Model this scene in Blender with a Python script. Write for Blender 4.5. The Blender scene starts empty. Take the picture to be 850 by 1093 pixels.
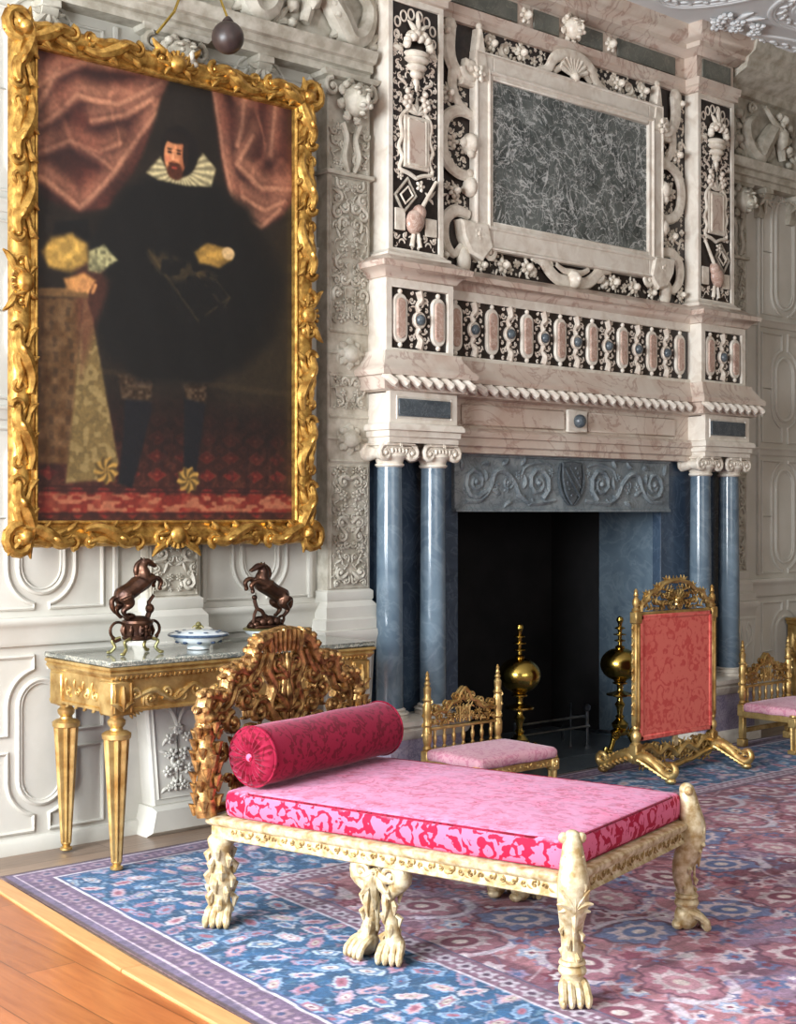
import bpy, math, random
import numpy as np
from mathutils import Vector, Matrix
PI = math.pi
C = bpy.context.scene.collection
RND = random.Random(7)

# ------------------------------------------------------------------ mesh builder
class MB:
    def __init__(s):
        s.v = []; s.f = []; s.mi = []; s.cur = 0
    def add(s, vs, fs):
        b = len(s.v); s.v.extend(vs)
        s.f.extend([tuple(i + b for i in f) for f in fs]); s.mi.extend([s.cur] * len(fs))
    def box(s, x0, y0, z0, x1, y1, z1, b=0.0):
        if x0 > x1: x0, x1 = x1, x0
        if y0 > y1: y0, y1 = y1, y0
        if z0 > z1: z0, z1 = z1, z0
        b = min(b, (x1-x0)*.45, (y1-y0)*.45, (z1-z0)*.45)
        if b <= 0:
            s.add([(x0,y0,z0),(x1,y0,z0),(x1,y1,z0),(x0,y1,z0),(x0,y0,z1),(x1,y0,z1),(x1,y1,z1),(x0,y1,z1)],
                  [(0,3,2,1),(4,5,6,7),(0,1,5,4),(1,2,6,5),(2,3,7,6),(3,0,4,7)]); return
        vs = []; idx = {}
        X = (x0,x1); Y = (y0,y1); Z = (z0,z1)
        for i in (0,1):
            for j in (0,1):
                for k in (0,1):
                    sx = b if i == 0 else -b; sy = b if j == 0 else -b; sz = b if k == 0 else -b
                    idx[i,j,k,0] = len(vs); vs.append((X[i], Y[j]+sy, Z[k]+sz))
                    idx[i,j,k,1] = len(vs); vs.append((X[i]+sx, Y[j], Z[k]+sz))
                    idx[i,j,k,2] = len(vs); vs.append((X[i]+sx, Y[j]+sy, Z[k]))
        F = []
        for i in (0,1): F.append((idx[i,0,0,0],idx[i,1,0,0],idx[i,1,1,0],idx[i,0,1,0]))
        for j in (0,1): F.append((idx[0,j,0,1],idx[1,j,0,1],idx[1,j,1,1],idx[0,j,1,1]))
        for k in (0,1): F.append((idx[0,0,k,2],idx[1,0,k,2],idx[1,1,k,2],idx[0,1,k,2]))
        for j in (0,1):
            for k in (0,1): F.append((idx[0,j,k,1],idx[1,j,k,1],idx[1,j,k,2],idx[0,j,k,2]))
        for i in (0,1):
            for k in (0,1): F.append((idx[i,0,k,0],idx[i,1,k,0],idx[i,1,k,2],idx[i,0,k,2]))
        for i in (0,1):
            for j in (0,1): F.append((idx[i,j,0,0],idx[i,j,1,0],idx[i,j,1,1],idx[i,j,0,1]))
        for i in (0,1):
            for j in (0,1):
                for k in (0,1): F.append((idx[i,j,k,0],idx[i,j,k,1],idx[i,j,k,2]))
        s.add(vs, F)
    def tube(s, pts, rad, n=8, closed=False, cap=True, tr=None, up=None):
        P = [Vector(p) for p in pts]; m = len(P)
        if not hasattr(rad, '__len__'): rad = [rad] * m
        vs = []; N = None
        for i in range(m):
            if closed: t = P[(i+1) % m] - P[i-1]
            else: t = P[min(i+1, m-1)] - P[max(i-1, 0)]
            if t.length < 1e-9: t = Vector((0,0,1))
            t.normalize()
            if N is None:
                a = Vector(up) if up else (Vector((0,0,1)) if abs(t.z) < .9 else Vector((1,0,0)))
                N = (a - t * a.dot(t)).normalized()
            else:
                N = N - t * N.dot(t)
                if N.length < 1e-6: N = t.orthogonal()
                N.normalize()
            B = t.cross(N)
            for k in range(n):
                a = 2*PI*k/n
                q = P[i] + (N*math.cos(a) + B*math.sin(a)) * rad[i]
                vs.append(tr(q, P[i]) if tr else tuple(q))
        fs = []
        for i in range(m if closed else m-1):
            j = (i+1) % m
            for k in range(n):
                l = (k+1) % n
                fs.append((i*n+k, i*n+l, j*n+l, j*n+k))
        if cap and not closed:
            fs.append(tuple(range(n-1,-1,-1))); fs.append(tuple((m-1)*n+k for k in range(n)))
        s.add(vs, fs)
    def lathe(s, prof, c=(0,0,0), n=24, ax='z', sq=1.0, a0=0.0):
        vs = []; fs = []; m = len(prof)
        for r, h in prof:
            for k in range(n):
                a = 2*PI*k/n + a0
                x, y = r*math.cos(a), r*math.sin(a)*sq
                if ax == 'z': vs.append((c[0]+x, c[1]+y, c[2]+h))
                elif ax == 'y': vs.append((c[0]+x, c[1]+h, c[2]+y))
                else: vs.append((c[0]+h, c[1]+x, c[2]+y))
        for i in range(m-1):
            for k in range(n):
                l = (k+1) % n
                fs.append((i*n+k, i*n+l, (i+1)*n+l, (i+1)*n+k))
        fs.append(tuple(range(n-1,-1,-1))); fs.append(tuple((m-1)*n+k for k in range(n)))
        s.add(vs, fs)
    def ell(s, c, r, nu=8, nv=6, M=None):
        if not hasattr(r, '__len__'): r = (r,r,r)
        vs = []; fs = []; c = Vector(c)
        def P(x,y,z):
            q = Vector((x*r[0], y*r[1], z*r[2]))
            if M is not None: q = M @ q
            return tuple(c + q)
        vs.append(P(0,0,-1))
        for i in range(1, nv):
            t = -PI/2 + PI*i/nv
            for k in range(nu):
                a = 2*PI*k/nu
                vs.append(P(math.cos(t)*math.cos(a), math.cos(t)*math.sin(a), math.sin(t)))
        vs.append(P(0,0,1)); top = len(vs)-1
        for k in range(nu):
            l = (k+1) % nu
            fs.append((0, 1+l, 1+k)); fs.append((top, top-nu+k, top-nu+l))
        for i in range(nv-2):
            for k in range(nu):
                l = (k+1) % nu
                fs.append((1+i*nu+k, 1+i*nu+l, 1+(i+1)*nu+l, 1+(i+1)*nu+k))
        s.add(vs, fs)
    def sweep(s, path, prof, closed=False):
        """path (x,y) polyline, prof (out,z); out = to the RIGHT of travel; mitred"""
        P = [Vector((p[0], p[1])) for p in path]; m = len(P); k = len(prof); vs = []
        for i in range(m):
            d0 = (P[i] - P[i-1]).normalized() if (i > 0 or closed) else None
            d1 = (P[(i+1) % m] - P[i]).normalized() if (i < m-1 or closed) else None
            if d0 is None: d0 = d1
            if d1 is None: d1 = d0
            n0 = Vector((d0.y, -d0.x)); n1 = Vector((d1.y, -d1.x))
            b = (n0 + n1)
            b = b / max(b.length, 1e-6); sc = 1 / max(.3, b.dot(n0))
            for o, z in prof:
                q = P[i] + b * (o * sc); vs.append((q.x, q.y, z))
        fs = []
        for i in range(m if closed else m-1):
            j = (i+1) % m
            for a in range(k-1):
                fs.append((i*k+a, i*k+a+1, j*k+a+1, j*k+a))
        if not closed:
            fs.append(tuple(range(k))); fs.append(tuple((m-1)*k + a for a in range(k-1,-1,-1)))
        s.add(vs, fs)
    def prism(s, poly, mp, w0, w1, bev=0.0):
        """poly in (u,v), extruded from w0 to w1 through map mp; optional inset bevel at w1"""
        m = len(poly)
        vs = [mp(u, v, w0) for u, v in poly]
        rings = [(0, w1)] if bev <= 0 else [(0, w1-bev), (bev, w1)]
        P = [Vector(p) for p in poly]
        ar = sum(P[i].x*P[(i+1)%m].y - P[(i+1)%m].x*P[i].y for i in range(m))
        sg = 1 if ar > 0 else -1
        for ins, w in rings:
            for i in range(m):
                if ins:
                    d0 = (P[i]-P[i-1]).normalized(); d1 = (P[(i+1)%m]-P[i]).normalized()
                    n0 = Vector((-d0.y, d0.x)); n1 = Vector((-d1.y, d1.x)); b = n0+n1
                    b = b/max(b.length,1e-6); sc = min(2, 1/max(.3, b.dot(n0)))
                    q = P[i] + b*ins*sc*sg
                else: q = P[i]
                vs.append(mp(q.x, q.y, w))
        fs = []
        for r in range(len(rings)):
            for i in range(m):
                j = (i+1) % m
                fs.append((r*m+i, r*m+j, (r+1)*m+j, (r+1)*m+i))
        fs.append(tuple(range(len(rings)*m, (len(rings)+1)*m))); fs.append(tuple(range(m-1,-1,-1)))
        s.add(vs, fs)
    def build(s, name, mat, parent=None, smooth=True, ang=38, mods=None):
        me = bpy.data.meshes.new(name)
        me.from_pydata(s.v, [], s.f)
        for m in (mat if isinstance(mat, (list, tuple)) else [mat]): me.materials.append(m)
        if isinstance(mat, (list, tuple)): me.polygons.foreach_set('material_index', s.mi)
        me.validate()
        import bmesh
        bm = bmesh.new(); bm.from_mesh(me)
        bmesh.ops.recalc_face_normals(bm, faces=bm.faces); bm.to_mesh(me); bm.free()
        if smooth:
            me.polygons.foreach_set('use_smooth', [True]*len(me.polygons))
            me.set_sharp_from_angle(angle=math.radians(ang))
        me.update()
        o = bpy.data.objects.new(name, me); C.objects.link(o)
        if parent is not None: o.parent = parent
        return o

def tag(o, label=None, cat=None, group=None, kind=None):
    if label: o['label'] = label
    if cat: o['category'] = cat
    if group: o['group'] = group
    if kind: o['kind'] = kind
    return o
def thing(name, label, cat, loc, rz=0.0, group=None):
    o = bpy.data.objects.new(name, None); C.objects.link(o)
    o.location = loc; o.rotation_euler = (0,0,rz); o.empty_display_size = .1
    return tag(o, label, cat, group)
def copy_tree(o, parent=None):
    c = o.copy(); C.objects.link(c); c.parent = parent
    for ch in list(o.children): copy_tree(ch, c)
    return c

# ------------------------------------------------------------------ relief carving
def cr(pts, n=6, closed=False):
    """catmull-rom through 2D or 3D points"""
    P = [Vector(p) for p in pts]; out = []; m = len(P)
    for i in range(m if closed else m-1):
        if closed: a,b,c,d = P[i-1],P[i],P[(i+1)%m],P[(i+2)%m]
        else: a,b,c,d = P[max(i-1,0)],P[i],P[i+1],P[min(i+2,m-1)]
        for k in range(n):
            t = k/n; t2 = t*t; t3 = t2*t
            out.append(.5*((2*b)+(c-a)*t+(2*a-5*b+4*c-d)*t2+(3*b-a-3*c+d)*t3))
    if not closed: out.append(P[-1])
    return out

class Rel:
    """carving in a plane: map(u,v,w) -> xyz, w stands out of the plane"""
    def __init__(s, mb, mp, flat=.8, n=6, wb=0.0, mirror=None):
        s.mb = mb; s.mp = mp; s.flat = flat; s.n = n; s.wb = wb; s.mirror = mirror
    def _maps(s):
        if s.mirror is None: return [s.mp]
        m = s.mirror
        return [s.mp, lambda u,v,w: s.mp(2*m-u, v, w)]
    def curve(s, pts, rad, w=0.0, smooth=4, closed=False):
        P = cr([(p[0],p[1]) for p in pts], smooth, closed) if smooth else [Vector(p) for p in pts]
        m = len(P)
        if hasattr(rad, '__len__'):
            R = []
            for i in range(m):
                t = i/(m-1)*(len(rad)-1); a = int(min(t, len(rad)-2)); R.append(rad[a]+(rad[a+1]-rad[a])*(t-a))
        else: R = [rad]*m
        for mp in s._maps():
            s.mb.tube([(p.x,p.y,0) for p in P], R, s.n, closed=closed,
                      tr=lambda q,c,mp=mp: mp(q.x, q.y, s.wb + w + q.z*s.flat), up=(0,0,1))
    def spiral(s, u, v, r, a0=0, turns=1.4, d=1, t=None, w=0.0, tail=None, k=14):
        t = t or r*.22; P = []; R = []
        if tail: P.append(tail); R.append(t*.5)
        for i in range(k+1):
            q = i/k; a = a0 + d*q*turns*2*PI; rr = r*(1-q*.85)
            P.append((u+rr*math.cos(a), v+rr*math.sin(a))); R.append(t*(1-.45*q))
        s.curve(P, R, w, smooth=0 if not tail else 1)
        s.blob(u, v, t*.95, w=w+t*.2)
    def blob(s, u, v, r, w=0.0, rw=None, asp=1.0, ang=0, nu=7, nv=5):
        rw = rw or (r[0] if hasattr(r,'__len__') else r)*s.flat
        ru, rv = (r if hasattr(r,'__len__') else (r, r*asp))
        ca, sa = math.cos(ang), math.sin(ang)
        for mp in s._maps():
            tmp = MB(); tmp.ell((0,0,0),(ru,rv,rw),nu,nv)
            s.mb.add([mp(u+x*ca-y*sa, v+x*sa+y*ca, s.wb+w+z) for x,y,z in tmp.v], tmp.f)
    def leaf(s, u, v, ang, L, W=None, curl=.5, w=0.0):
        W = W or L*.2; P = []; R = []
        for i in range(6):
            q = i/5; a = ang + curl*q*1.6
            P.append((u,v) if i == 0 else (P[-1][0]+L/5*math.cos(a), P[-1][1]+L/5*math.sin(a)))
            R.append(W*(.35, .8, 1.0, .9, .6, .2)[i])
        s.curve(P, R, w, smooth=0)
    def acanthus(s, u, v, ang, L, w=0.0, k=5, spread=1.3):
        for i in range(k):
            q = (i/(k-1)-.5)*2 if k > 1 else 0
            s.leaf(u, v, ang+q*spread*.6, L*(1-.35*abs(q)), L*.13, curl=q*.7, w=w+(1-abs(q))*L*.04)
    def flower(s, u, v, r, w=0.0, k=5, a0=0):
        for i in range(k):
            a = a0+2*PI*i/k
            s.blob(u+r*.58*math.cos(a), v+r*.58*math.sin(a), (r*.42, r*.3), w=w, rw=r*.28, ang=a, nu=6, nv=4)
        s.blob(u, v, r*.28, w=w+r*.18, nu=6, nv=4)
    def shell(s, u, v, r, a0=PI/2, spread=1.3, k=7, w=0.0):
        for i in range(k):
            a = a0+(i/(k-1)-.5)*2*spread
            s.curve([(u,v),(u+r*.6*math.cos(a),v+r*.6*math.sin(a)),(u+r*math.cos(a),v+r*math.sin(a))],[r*.05,r*.13,r*.15],w+r*.05,smooth=2)
        s.blob(u, v, r*.2, w=w+r*.1)
    def urn(s, u, v, h, w=0.0):
        """vase of fruit seen from the front, foot at (u,v), height h"""
        for q, r in ((0,.13),(.06,.12),(.12,.05),(.25,.16),(.38,.24),(.48,.22),(.52,.27)):
            s.blob(u, v+q*h, (r*h, h*.06), w=w, rw=max(.02*h, r*h*.5), nu=10, nv=5)
        for i in range(9):
            a = i/8*PI; s.blob(u+.2*h*math.cos(a)*(.5+.5*(i%2)), v+h*(.6+.22*math.sin(a)), .085*h, w=w+.06*h)
        for d in (-1,1): s.spiral(u+d*.3*h, v+.42*h, .1*h, PI/2, 1.1, d, .02*h, w)
        s.acanthus(u, v+.72*h, PI/2, .3*h, w, 5, 1.6)
    def fill(s, inside, bbox, rmin, rmax, seed, w=0.0, n=900, kinds='sfl', gap=1.0, t=.24):
        rd = random.Random(seed); D = []
        for i in range(n):
            r = rmax - (rmax-rmin)*min(1, i/(n*.6)); r *= rd.uniform(.85,1)
            u = rd.uniform(bbox[0]+r, bbox[2]-r); v = rd.uniform(bbox[1]+r, bbox[3]-r)
            if not inside(u, v, r): continue
            if any((u-a)**2+(v-b)**2 < ((r+c)*gap)**2 for a,b,c in D): continue
            D.append((u,v,r)); k = rd.choice(kinds); a = rd.uniform(0, 2*PI); d = rd.choice((-1,1))
            if k == 's':
                s.spiral(u, v, r*.85, a, 1.25, d, r*t, w, tail=(u+r*1.25*math.cos(a-d*.5), v+r*1.25*math.sin(a-d*.5)), k=10)
                s.leaf(u+r*.8*math.cos(a+PI), v+r*.8*math.sin(a+PI), a+PI+d*.9, r*.7, r*.2, d, w)
            elif k == 'f':
                s.flower(u, v, r*.85, w, rd.choice((5,6)), a)
            elif k == 'l':
                s.acanthus(u-r*.8*math.cos(a), v-r*.8*math.sin(a), a, r*1.7, w, 3)
            elif k == 'c':
                s.curve([(u+r*.9*math.cos(a+q*d), v+r*.9*math.sin(a+q*d)) for q in (0,.8,1.6,2.4,3.2)], [r*t*.5,r*t,r*t*.8,r*t*.3], w, 2)
            elif k == 'b':
                for q in range(4):
                    s.blob(u+r*.45*math.cos(a+q*PI/2), v+r*.45*math.sin(a+q*PI/2), r*.4, w=w)
                s.blob(u, v, r*.45, w=w+r*.3)

def rect_in(x0,z0,x1,z1, holes=()):
    def f(u,v,r):
        if not (x0+r<u<x1-r and z0+r<v<z1-r): return False
        for h in holes:
            if h[0]-r<u<h[2]+r and h[1]-r<v<h[3]+r: return False
        return True
    return f
def wallmap(Y):  return lambda u,v,w: (u, Y-w, v)

# ------------------------------------------------------------------ materials
def s2l(c):
    return tuple(((x/255)/12.92 if x/255 <= .04045 else ((x/255+.055)/1.055)**2.4) for x in c)
def nt(name):
    m = bpy.data.materials.new(name); m.use_nodes = True; t = m.node_tree
    return m, t, t.nodes['Principled BSDF']
def N(t, typ, **kw):
    n = t.nodes.new(typ)
    for k, v in kw.items():
        if k.startswith('i_'): n.inputs[k[2:].replace('_',' ')].default_value = v
        else: setattr(n, k, v)
    return n
def ramp(t, stops, fac=None, interp='LINEAR'):
    r = t.nodes.new('ShaderNodeValToRGB'); r.color_ramp.interpolation = interp
    e = r.color_ramp.elements
    while len(e) < len(stops): e.new(.5)
    for i, (p, c) in enumerate(stops):
        e[i].position = p; e[i].color = (*c[:3], 1)
    if fac is not None: t.links.new(fac, r.inputs[0])
    return r
def mixc(t, fac, a, b):
    m = t.nodes.new('ShaderNodeMix'); m.data_type = 'RGBA'
    for i, x in ((0, fac), (6, a), (7, b)):
        if isinstance(x, (float, int)): m.inputs[i].default_value = x
        elif isinstance(x, tuple): m.inputs[i].default_value = (*x[:3], 1)
        else: t.links.new(x, m.inputs[i])
    return m.outputs[2]
def noise(t, scale, detail=4, rough=.5, dist=0, vec=None):
    n = N(t, 'ShaderNodeTexNoise'); n.inputs['Scale'].default_value = scale; n.inputs['Detail'].default_value = detail
    n.inputs['Roughness'].default_value = rough; n.inputs['Distortion'].default_value = dist
    if vec is None:
        tc = t.nodes.get('TC') or N(t, 'ShaderNodeTexCoord'); tc.name = 'TC'; vec = tc.outputs['Object']
    t.links.new(vec, n.inputs['Vector']); return n.outputs['Fac']
def bump(t, b, h, strength=.3, dist=.01):
    n = N(t, 'ShaderNodeBump'); n.inputs['Strength'].default_value = strength; n.inputs['Distance'].default_value = dist
    t.links.new(h, n.inputs['Height']); t.links.new(n.outputs[0], b.inputs['Normal'])
def pmat(name, c1, c2=None, scale=6, rough=.5, metal=0.0, detail=4, bscale=0, bst=.2, lo=.35, hi=.65, r2=None, dist=0, **kw):
    m, t, b = nt(name)
    f = noise(t, scale, detail, .55, dist)
    r = ramp(t, [(lo, s2l(c1)), (hi, s2l(c2 or c1))], f)
    t.links.new(r.outputs[0], b.inputs['Base Color'])
    b.inputs['Roughness'].default_value = rough; b.inputs['Metallic'].default_value = metal
    if r2 is not None:
        rr = ramp(t, [(.3, (rough,)*3), (.7, (r2,)*3)], noise(t, scale*2, 3)); t.links.new(rr.outputs[0], b.inputs['Roughness'])
    if bscale: bump(t, b, noise(t, bscale, 5), bst, .004)
    for k, v in kw.items(): b.inputs[k.replace('_', ' ')].default_value = v
    return m
M = {}
M['plaster'] = pmat('painted_panelling', (194,190,179), (207,203,193), 3, .45, bscale=60, bst=.08)
M['plaster_warm'] = pmat('limewashed_carving', (158,150,134), (194,188,174), 14, .6, bscale=90, bst=.15)
M['ceil'] = pmat('ceiling_plaster', (212,214,214), (222,223,222), 2, .8)
M['black'] = pmat('black_slate_ground', (26,20,18), (46,36,32), 30, .35)
M['alab'] = pmat('alabaster', (224,216,203), (198,184,168), 9, .35, bscale=80, bst=.1, lo=.4, hi=.75, dist=1)
M['alab2'] = pmat('carved_alabaster', (226,217,202), (188,172,154), 18, .4, lo=.4, hi=.75)
M['inlay'] = pmat('inlaid_alabaster', (226,216,202), (200,184,168), 25, .4)
def marble(name, base, c2, vein, scale=3, vs=4, vw=.06, rough=.2, vamt=.8, gl=None):
    m, t, b = nt(name)
    f = noise(t, scale, 6, .6, 1.2); r = ramp(t, [(.35, s2l(base)), (.68, s2l(c2))], f)
    v = noise(t, vs, 5, .55, 2.2)
    vr = ramp(t, [(.5-vw, (0,0,0)), (.5, (vamt,)*3), (.5+vw, (0,0,0))], v)
    c = mixc(t, vr.outputs[0], r.outputs[0], s2l(vein))
    t.links.new(c, b.inputs['Base Color']); b.inputs['Roughness'].default_value = rough
    return m
M['pink'] = marble('pink_marble', (212,200,186), (190,166,150), (150,112,98), 2.0, 2.4, .03, .3, .6)
M['pinkred'] = marble('red_veined_marble', (188,158,142), (160,126,112), (206,186,172), 9, 12, .05, .3)
M['blue'] = marble('blue_grey_marble', (82,98,112), (110,126,138), (146,160,168), 2.6, 3.0, .05, .12, .22)
M['bluedark'] = marble('dark_blue_marble', (48,62,80), (70,86,104), (110,126,142), 3, 5, .04, .25, .25)
M['lintel'] = marble('carved_blue_marble', (104,114,120), (146,154,156), (60,70,80), 5, 7, .04, .4, .5)
M['slab'] = marble('slate_slab', (58,66,72), (84,92,98), (120,126,128), 8, 16, .03, .3, .6)
M['greenslab'] = marble('green_slab', (88,90,82), (112,112,102), (140,138,126), 6, 9, .03, .3, .5)
M['violet'] = marble('violet_marble', (170,158,172), (146,136,158), (112,98,124), 10, 14, .05, .35)
def green_marble():
    m, t, b = nt('grey_green_brecciated_marble')
    f = noise(t, 3.5, 6, .65, 1.5); r = ramp(t, [(.35, s2l((58,64,62))), (.65, s2l((112,117,113)))], f)
    out = r.outputs[0]
    for sc, w, a in ((3.6,.012,.9),(7,.016,.8),(13,.02,.5)):
        v = noise(t, sc, 4, .55, .9)
        vr = ramp(t, [(.5-w, (0,0,0)), (.5, (a,)*3), (.5+w, (0,0,0))], v)
        out = mixc(t, vr.outputs[0], out, s2l((205,206,202)))
    t.links.new(out, b.inputs['Base Color']); b.inputs['Roughness'].default_value = .3
    return m
M['green'] = green_marble()
def gold(name, c1, c2, rough=.3, r2=.45, metal=1.0, sc=12, bs=60, bst=.35):
    return pmat(name, c1, c2, sc, rough, metal, bscale=bs, bst=bst, r2=r2)
M['goldframe'] = gold('dark_gilt_wood', (216,172,92), (142,100,44), .30, .5, .85, 26)
M['gold'] = gold('gilt_wood', (226,196,132), (172,132,74), .34, .5, .85)
M['goldpale'] = gold('worn_pale_gilding', (222,208,174), (168,138,90), .42, .6, .3, 30)
M['goldrail'] = gold('rubbed_gilding', (176,148,92), (116,88,48), .4, .55, .5, 30)
M['goldhead'] = gold('headboard_gilding', (206,164,104), (98,64,38), .28, .5, .8, 34, 90)
M['brass'] = gold('polished_brass', (196,170,92), (170,140,62), .14, .25, 1.0, 5, 10, .1)
M['bronze'] = gold('dark_bronze', (96,66,50), (58,40,34), .3, .45, .8, 20, 80, .3)
M['ormolu'] = gold('ormolu', (186,170,110), (120,120,84), .35, .5, .8, 20)
M['steel'] = pmat('steel', (130,136,142), (90,94,100), 10, .3, 1.0)
M['soot'] = pmat('soot', (14,13,14), (26,24,25), 5, .95)
M['porcelain'] = pmat('porcelain', (214,222,226), (224,230,232), 5, .12)
M['cobalt'] = pmat('cobalt_glaze', (50,66,92), (78,96,118), 40, .2)
M['teal'] = pmat('teal_glaze', (60,110,112), (96,140,136), 20, .2)
M['tabletop'] = marble('table_marble', (88,92,88), (120,122,114), (196,190,172), 12, 20, .05, .12, .8)
M['darkwood'] = pmat('dark_ball', (44,34,32), (66,52,48), 12, .4)

def fabric(name, ca, cb, scale, sheen=.6, sheentint=(1,.8,.9), rough=.75, up=None, band=.05, fac=1.0, mid=.5):
    """woven damask: leafy figure ca on ground cb"""
    m, t, b = nt(name)
    tc = N(t, 'ShaderNodeTexCoord'); tc.name = 'TC'
    v = N(t, 'ShaderNodeTexVoronoi'); v.inputs['Scale'].default_value = scale; v.inputs['Randomness'].default_value = .55
    n = N(t, 'ShaderNodeTexNoise'); n.inputs['Scale'].default_value = scale*.9; n.inputs['Detail'].default_value = 3
    t.links.new(tc.outputs['Object'], n.inputs['Vector'])
    mx = N(t, 'ShaderNodeMix'); mx.data_type = 'RGBA'; mx.inputs[0].default_value = .22
    t.links.new(tc.outputs['Object'], mx.inputs[6]); t.links.new(n.outputs['Color'], mx.inputs[7]); t.links.new(mx.outputs[2], v.inputs['Vector'])
    w = N(t, 'ShaderNodeMath', operation='SINE'); w2 = N(t, 'ShaderNodeMath', operation='MULTIPLY'); w2.inputs[1].default_value = 17
    t.links.new(v.outputs['Distance'], w2.inputs[0]); t.links.new(w2.outputs[0], w.inputs[0])
    ad = N(t, 'ShaderNodeMath', operation='ADD'); t.links.new(w.outputs[0], ad.inputs[0])
    n2 = N(t, 'ShaderNodeTexNoise'); n2.inputs['Scale'].default_value = scale*3.2; n2.inputs['Detail'].default_value = 2
    t.links.new(tc.outputs['Object'], n2.inputs['Vector'])
    s3 = N(t, 'ShaderNodeMath', operation='MULTIPLY_ADD'); s3.inputs[1].default_value = 5; s3.inputs[2].default_value = -2.5
    t.links.new(n2.outputs['Fac'], s3.inputs[0]); t.links.new(s3.outputs[0], ad.inputs[1])
    r = ramp(t, [(mid-band, (0,0,0)), (mid+band, (fac,)*3)], ad.outputs[0])
    c = mixc(t, r.outputs[0], s2l(cb), s2l(ca))
    if up:   # top-light sheen painted into the colour of up-facing cloth, mottled by noise
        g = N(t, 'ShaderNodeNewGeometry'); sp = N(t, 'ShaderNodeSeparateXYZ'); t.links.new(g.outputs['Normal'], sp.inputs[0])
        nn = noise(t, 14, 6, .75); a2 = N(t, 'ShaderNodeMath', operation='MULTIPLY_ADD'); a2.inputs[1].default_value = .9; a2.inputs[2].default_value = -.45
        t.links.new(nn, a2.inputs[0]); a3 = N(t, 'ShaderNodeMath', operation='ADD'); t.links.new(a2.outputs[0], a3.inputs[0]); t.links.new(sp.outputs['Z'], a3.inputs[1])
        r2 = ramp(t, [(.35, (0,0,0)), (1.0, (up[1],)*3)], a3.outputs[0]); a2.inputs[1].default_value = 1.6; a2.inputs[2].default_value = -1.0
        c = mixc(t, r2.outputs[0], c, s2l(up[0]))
    t.links.new(c, b.inputs['Base Color']); b.inputs['Roughness'].default_value = rough
    b.inputs['Sheen Weight'].default_value = sheen; b.inputs['Sheen Roughness'].default_value = .4
    b.inputs['Sheen Tint'].default_value = (*sheentint, 1); b.inputs['Specular IOR Level'].default_value = .2
    bump(t, b, noise(t, 90, 4), .25, .003)
    return m
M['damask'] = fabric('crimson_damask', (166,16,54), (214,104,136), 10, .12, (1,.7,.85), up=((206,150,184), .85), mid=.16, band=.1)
M['bolster'] = fabric('crimson_velvet', (104,5,28), (138,18,50), 12, .3, (1,.55,.7))
M['screensilk'] = fabric('red_silk', (202,78,72), (218,108,96), 9, .2, (1,.7,.6), band=.6)
M['seatpink'] = fabric('faded_pink_silk', (200,130,150), (214,160,172), 14, .3, band=.3)
def attrmat(name, rough, sheen=0, bs=0, bd=.002, nscale=60, namt=.12):
    m, t, b = nt(name)
    a = N(t, 'ShaderNodeAttribute'); a.attribute_name = 'Col'
    n = noise(t, nscale, 4, .7)
    r = ramp(t, [(.25, (1-namt,)*3), (.75, (1+namt,)*3)], n)
    mm = N(t, 'ShaderNodeMix'); mm.data_type = 'RGBA'; mm.blend_type = 'MULTIPLY'; mm.inputs[0].default_value = 1
    t.links.new(a.outputs['Color'], mm.inputs[6]); t.links.new(r.outputs[0], mm.inputs[7])
    t.links.new(mm.outputs[2], b.inputs['Base Color']); b.inputs['Roughness'].default_value = rough
    b.inputs['Sheen Weight'].default_value = sheen
    if bs: bump(t, b, noise(t, bs, 3), .4, bd)
    return m
M['canvas'] = attrmat('oil_painted_canvas', .55, 0, 120, .001, 40, .18)
M['rug'] = attrmat('knotted_wool_rug', .95, .05, 300, .004, 150, .22)
def wood(name, c1, c2, sx=1.2, sy=14, rough=.3, rot=0, plank=0):
    m, t, b = nt(name)
    tc = N(t, 'ShaderNodeTexCoord'); tc.name = 'TC'; mp = N(t, 'ShaderNodeMapping'); mp.inputs['Scale'].default_value = (sx, sy, 1)
    mp.inputs['Rotation'].default_value = (0,0,rot)
    t.links.new(tc.outputs['Object'], mp.inputs[0])
    f = noise(t, 3, 6, .6, .8, mp.outputs[0])
    r = ramp(t, [(.3, s2l(c1)), (.7, s2l(c2))], f); out = r.outputs[0]
    if plank:
        br = N(t, 'ShaderNodeTexBrick'); br.inputs['Scale'].default_value = 1; br.inputs['Brick Width'].default_value = 1.6; br.inputs['Row Height'].default_value = plank
        br.inputs['Mortar Size'].default_value = .002; br.inputs['Color1'].default_value = (.85,.85,.85,1); br.inputs['Color2'].default_value = (1.1,1.1,1.1,1); br.inputs['Mortar'].default_value = (.35,.35,.35,1)
        mp2 = N(t, 'ShaderNodeMapping'); mp2.inputs['Rotation'].default_value = (0,0,rot); t.links.new(tc.outputs['Object'], mp2.inputs[0]); t.links.new(mp2.outputs[0], br.inputs['Vector'])
        mm = N(t, 'ShaderNodeMix'); mm.data_type = 'RGBA'; mm.blend_type = 'MULTIPLY'; mm.inputs[0].default_value = 1
        t.links.new(out, mm.inputs[6]); t.links.new(br.outputs['Color'], mm.inputs[7]); out = mm.outputs[2]
    t.links.new(out, b.inputs['Base Color']); b.inputs['Roughness'].default_value = rough
    return m
M['floor'] = wood('grey_oak_boards', (118,98,84), (146,124,106), 1.2, 14, .4, 0, .22)
M['floor2'] = wood('orange_oak_boards', (136,74,38), (164,98,54), 10, 1.0, .28, PI/2, .19)
M['strip'] = wood('light_oak_edging', (178,128,80), (200,152,100), 14, 1.2, .4)
# ================================================================== SETTING
def struct(name, mb, mat, label, **k):
    return tag(mb.build(name, mat, **k), label, 'room', kind='structure')
CX = 6.465
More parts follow.
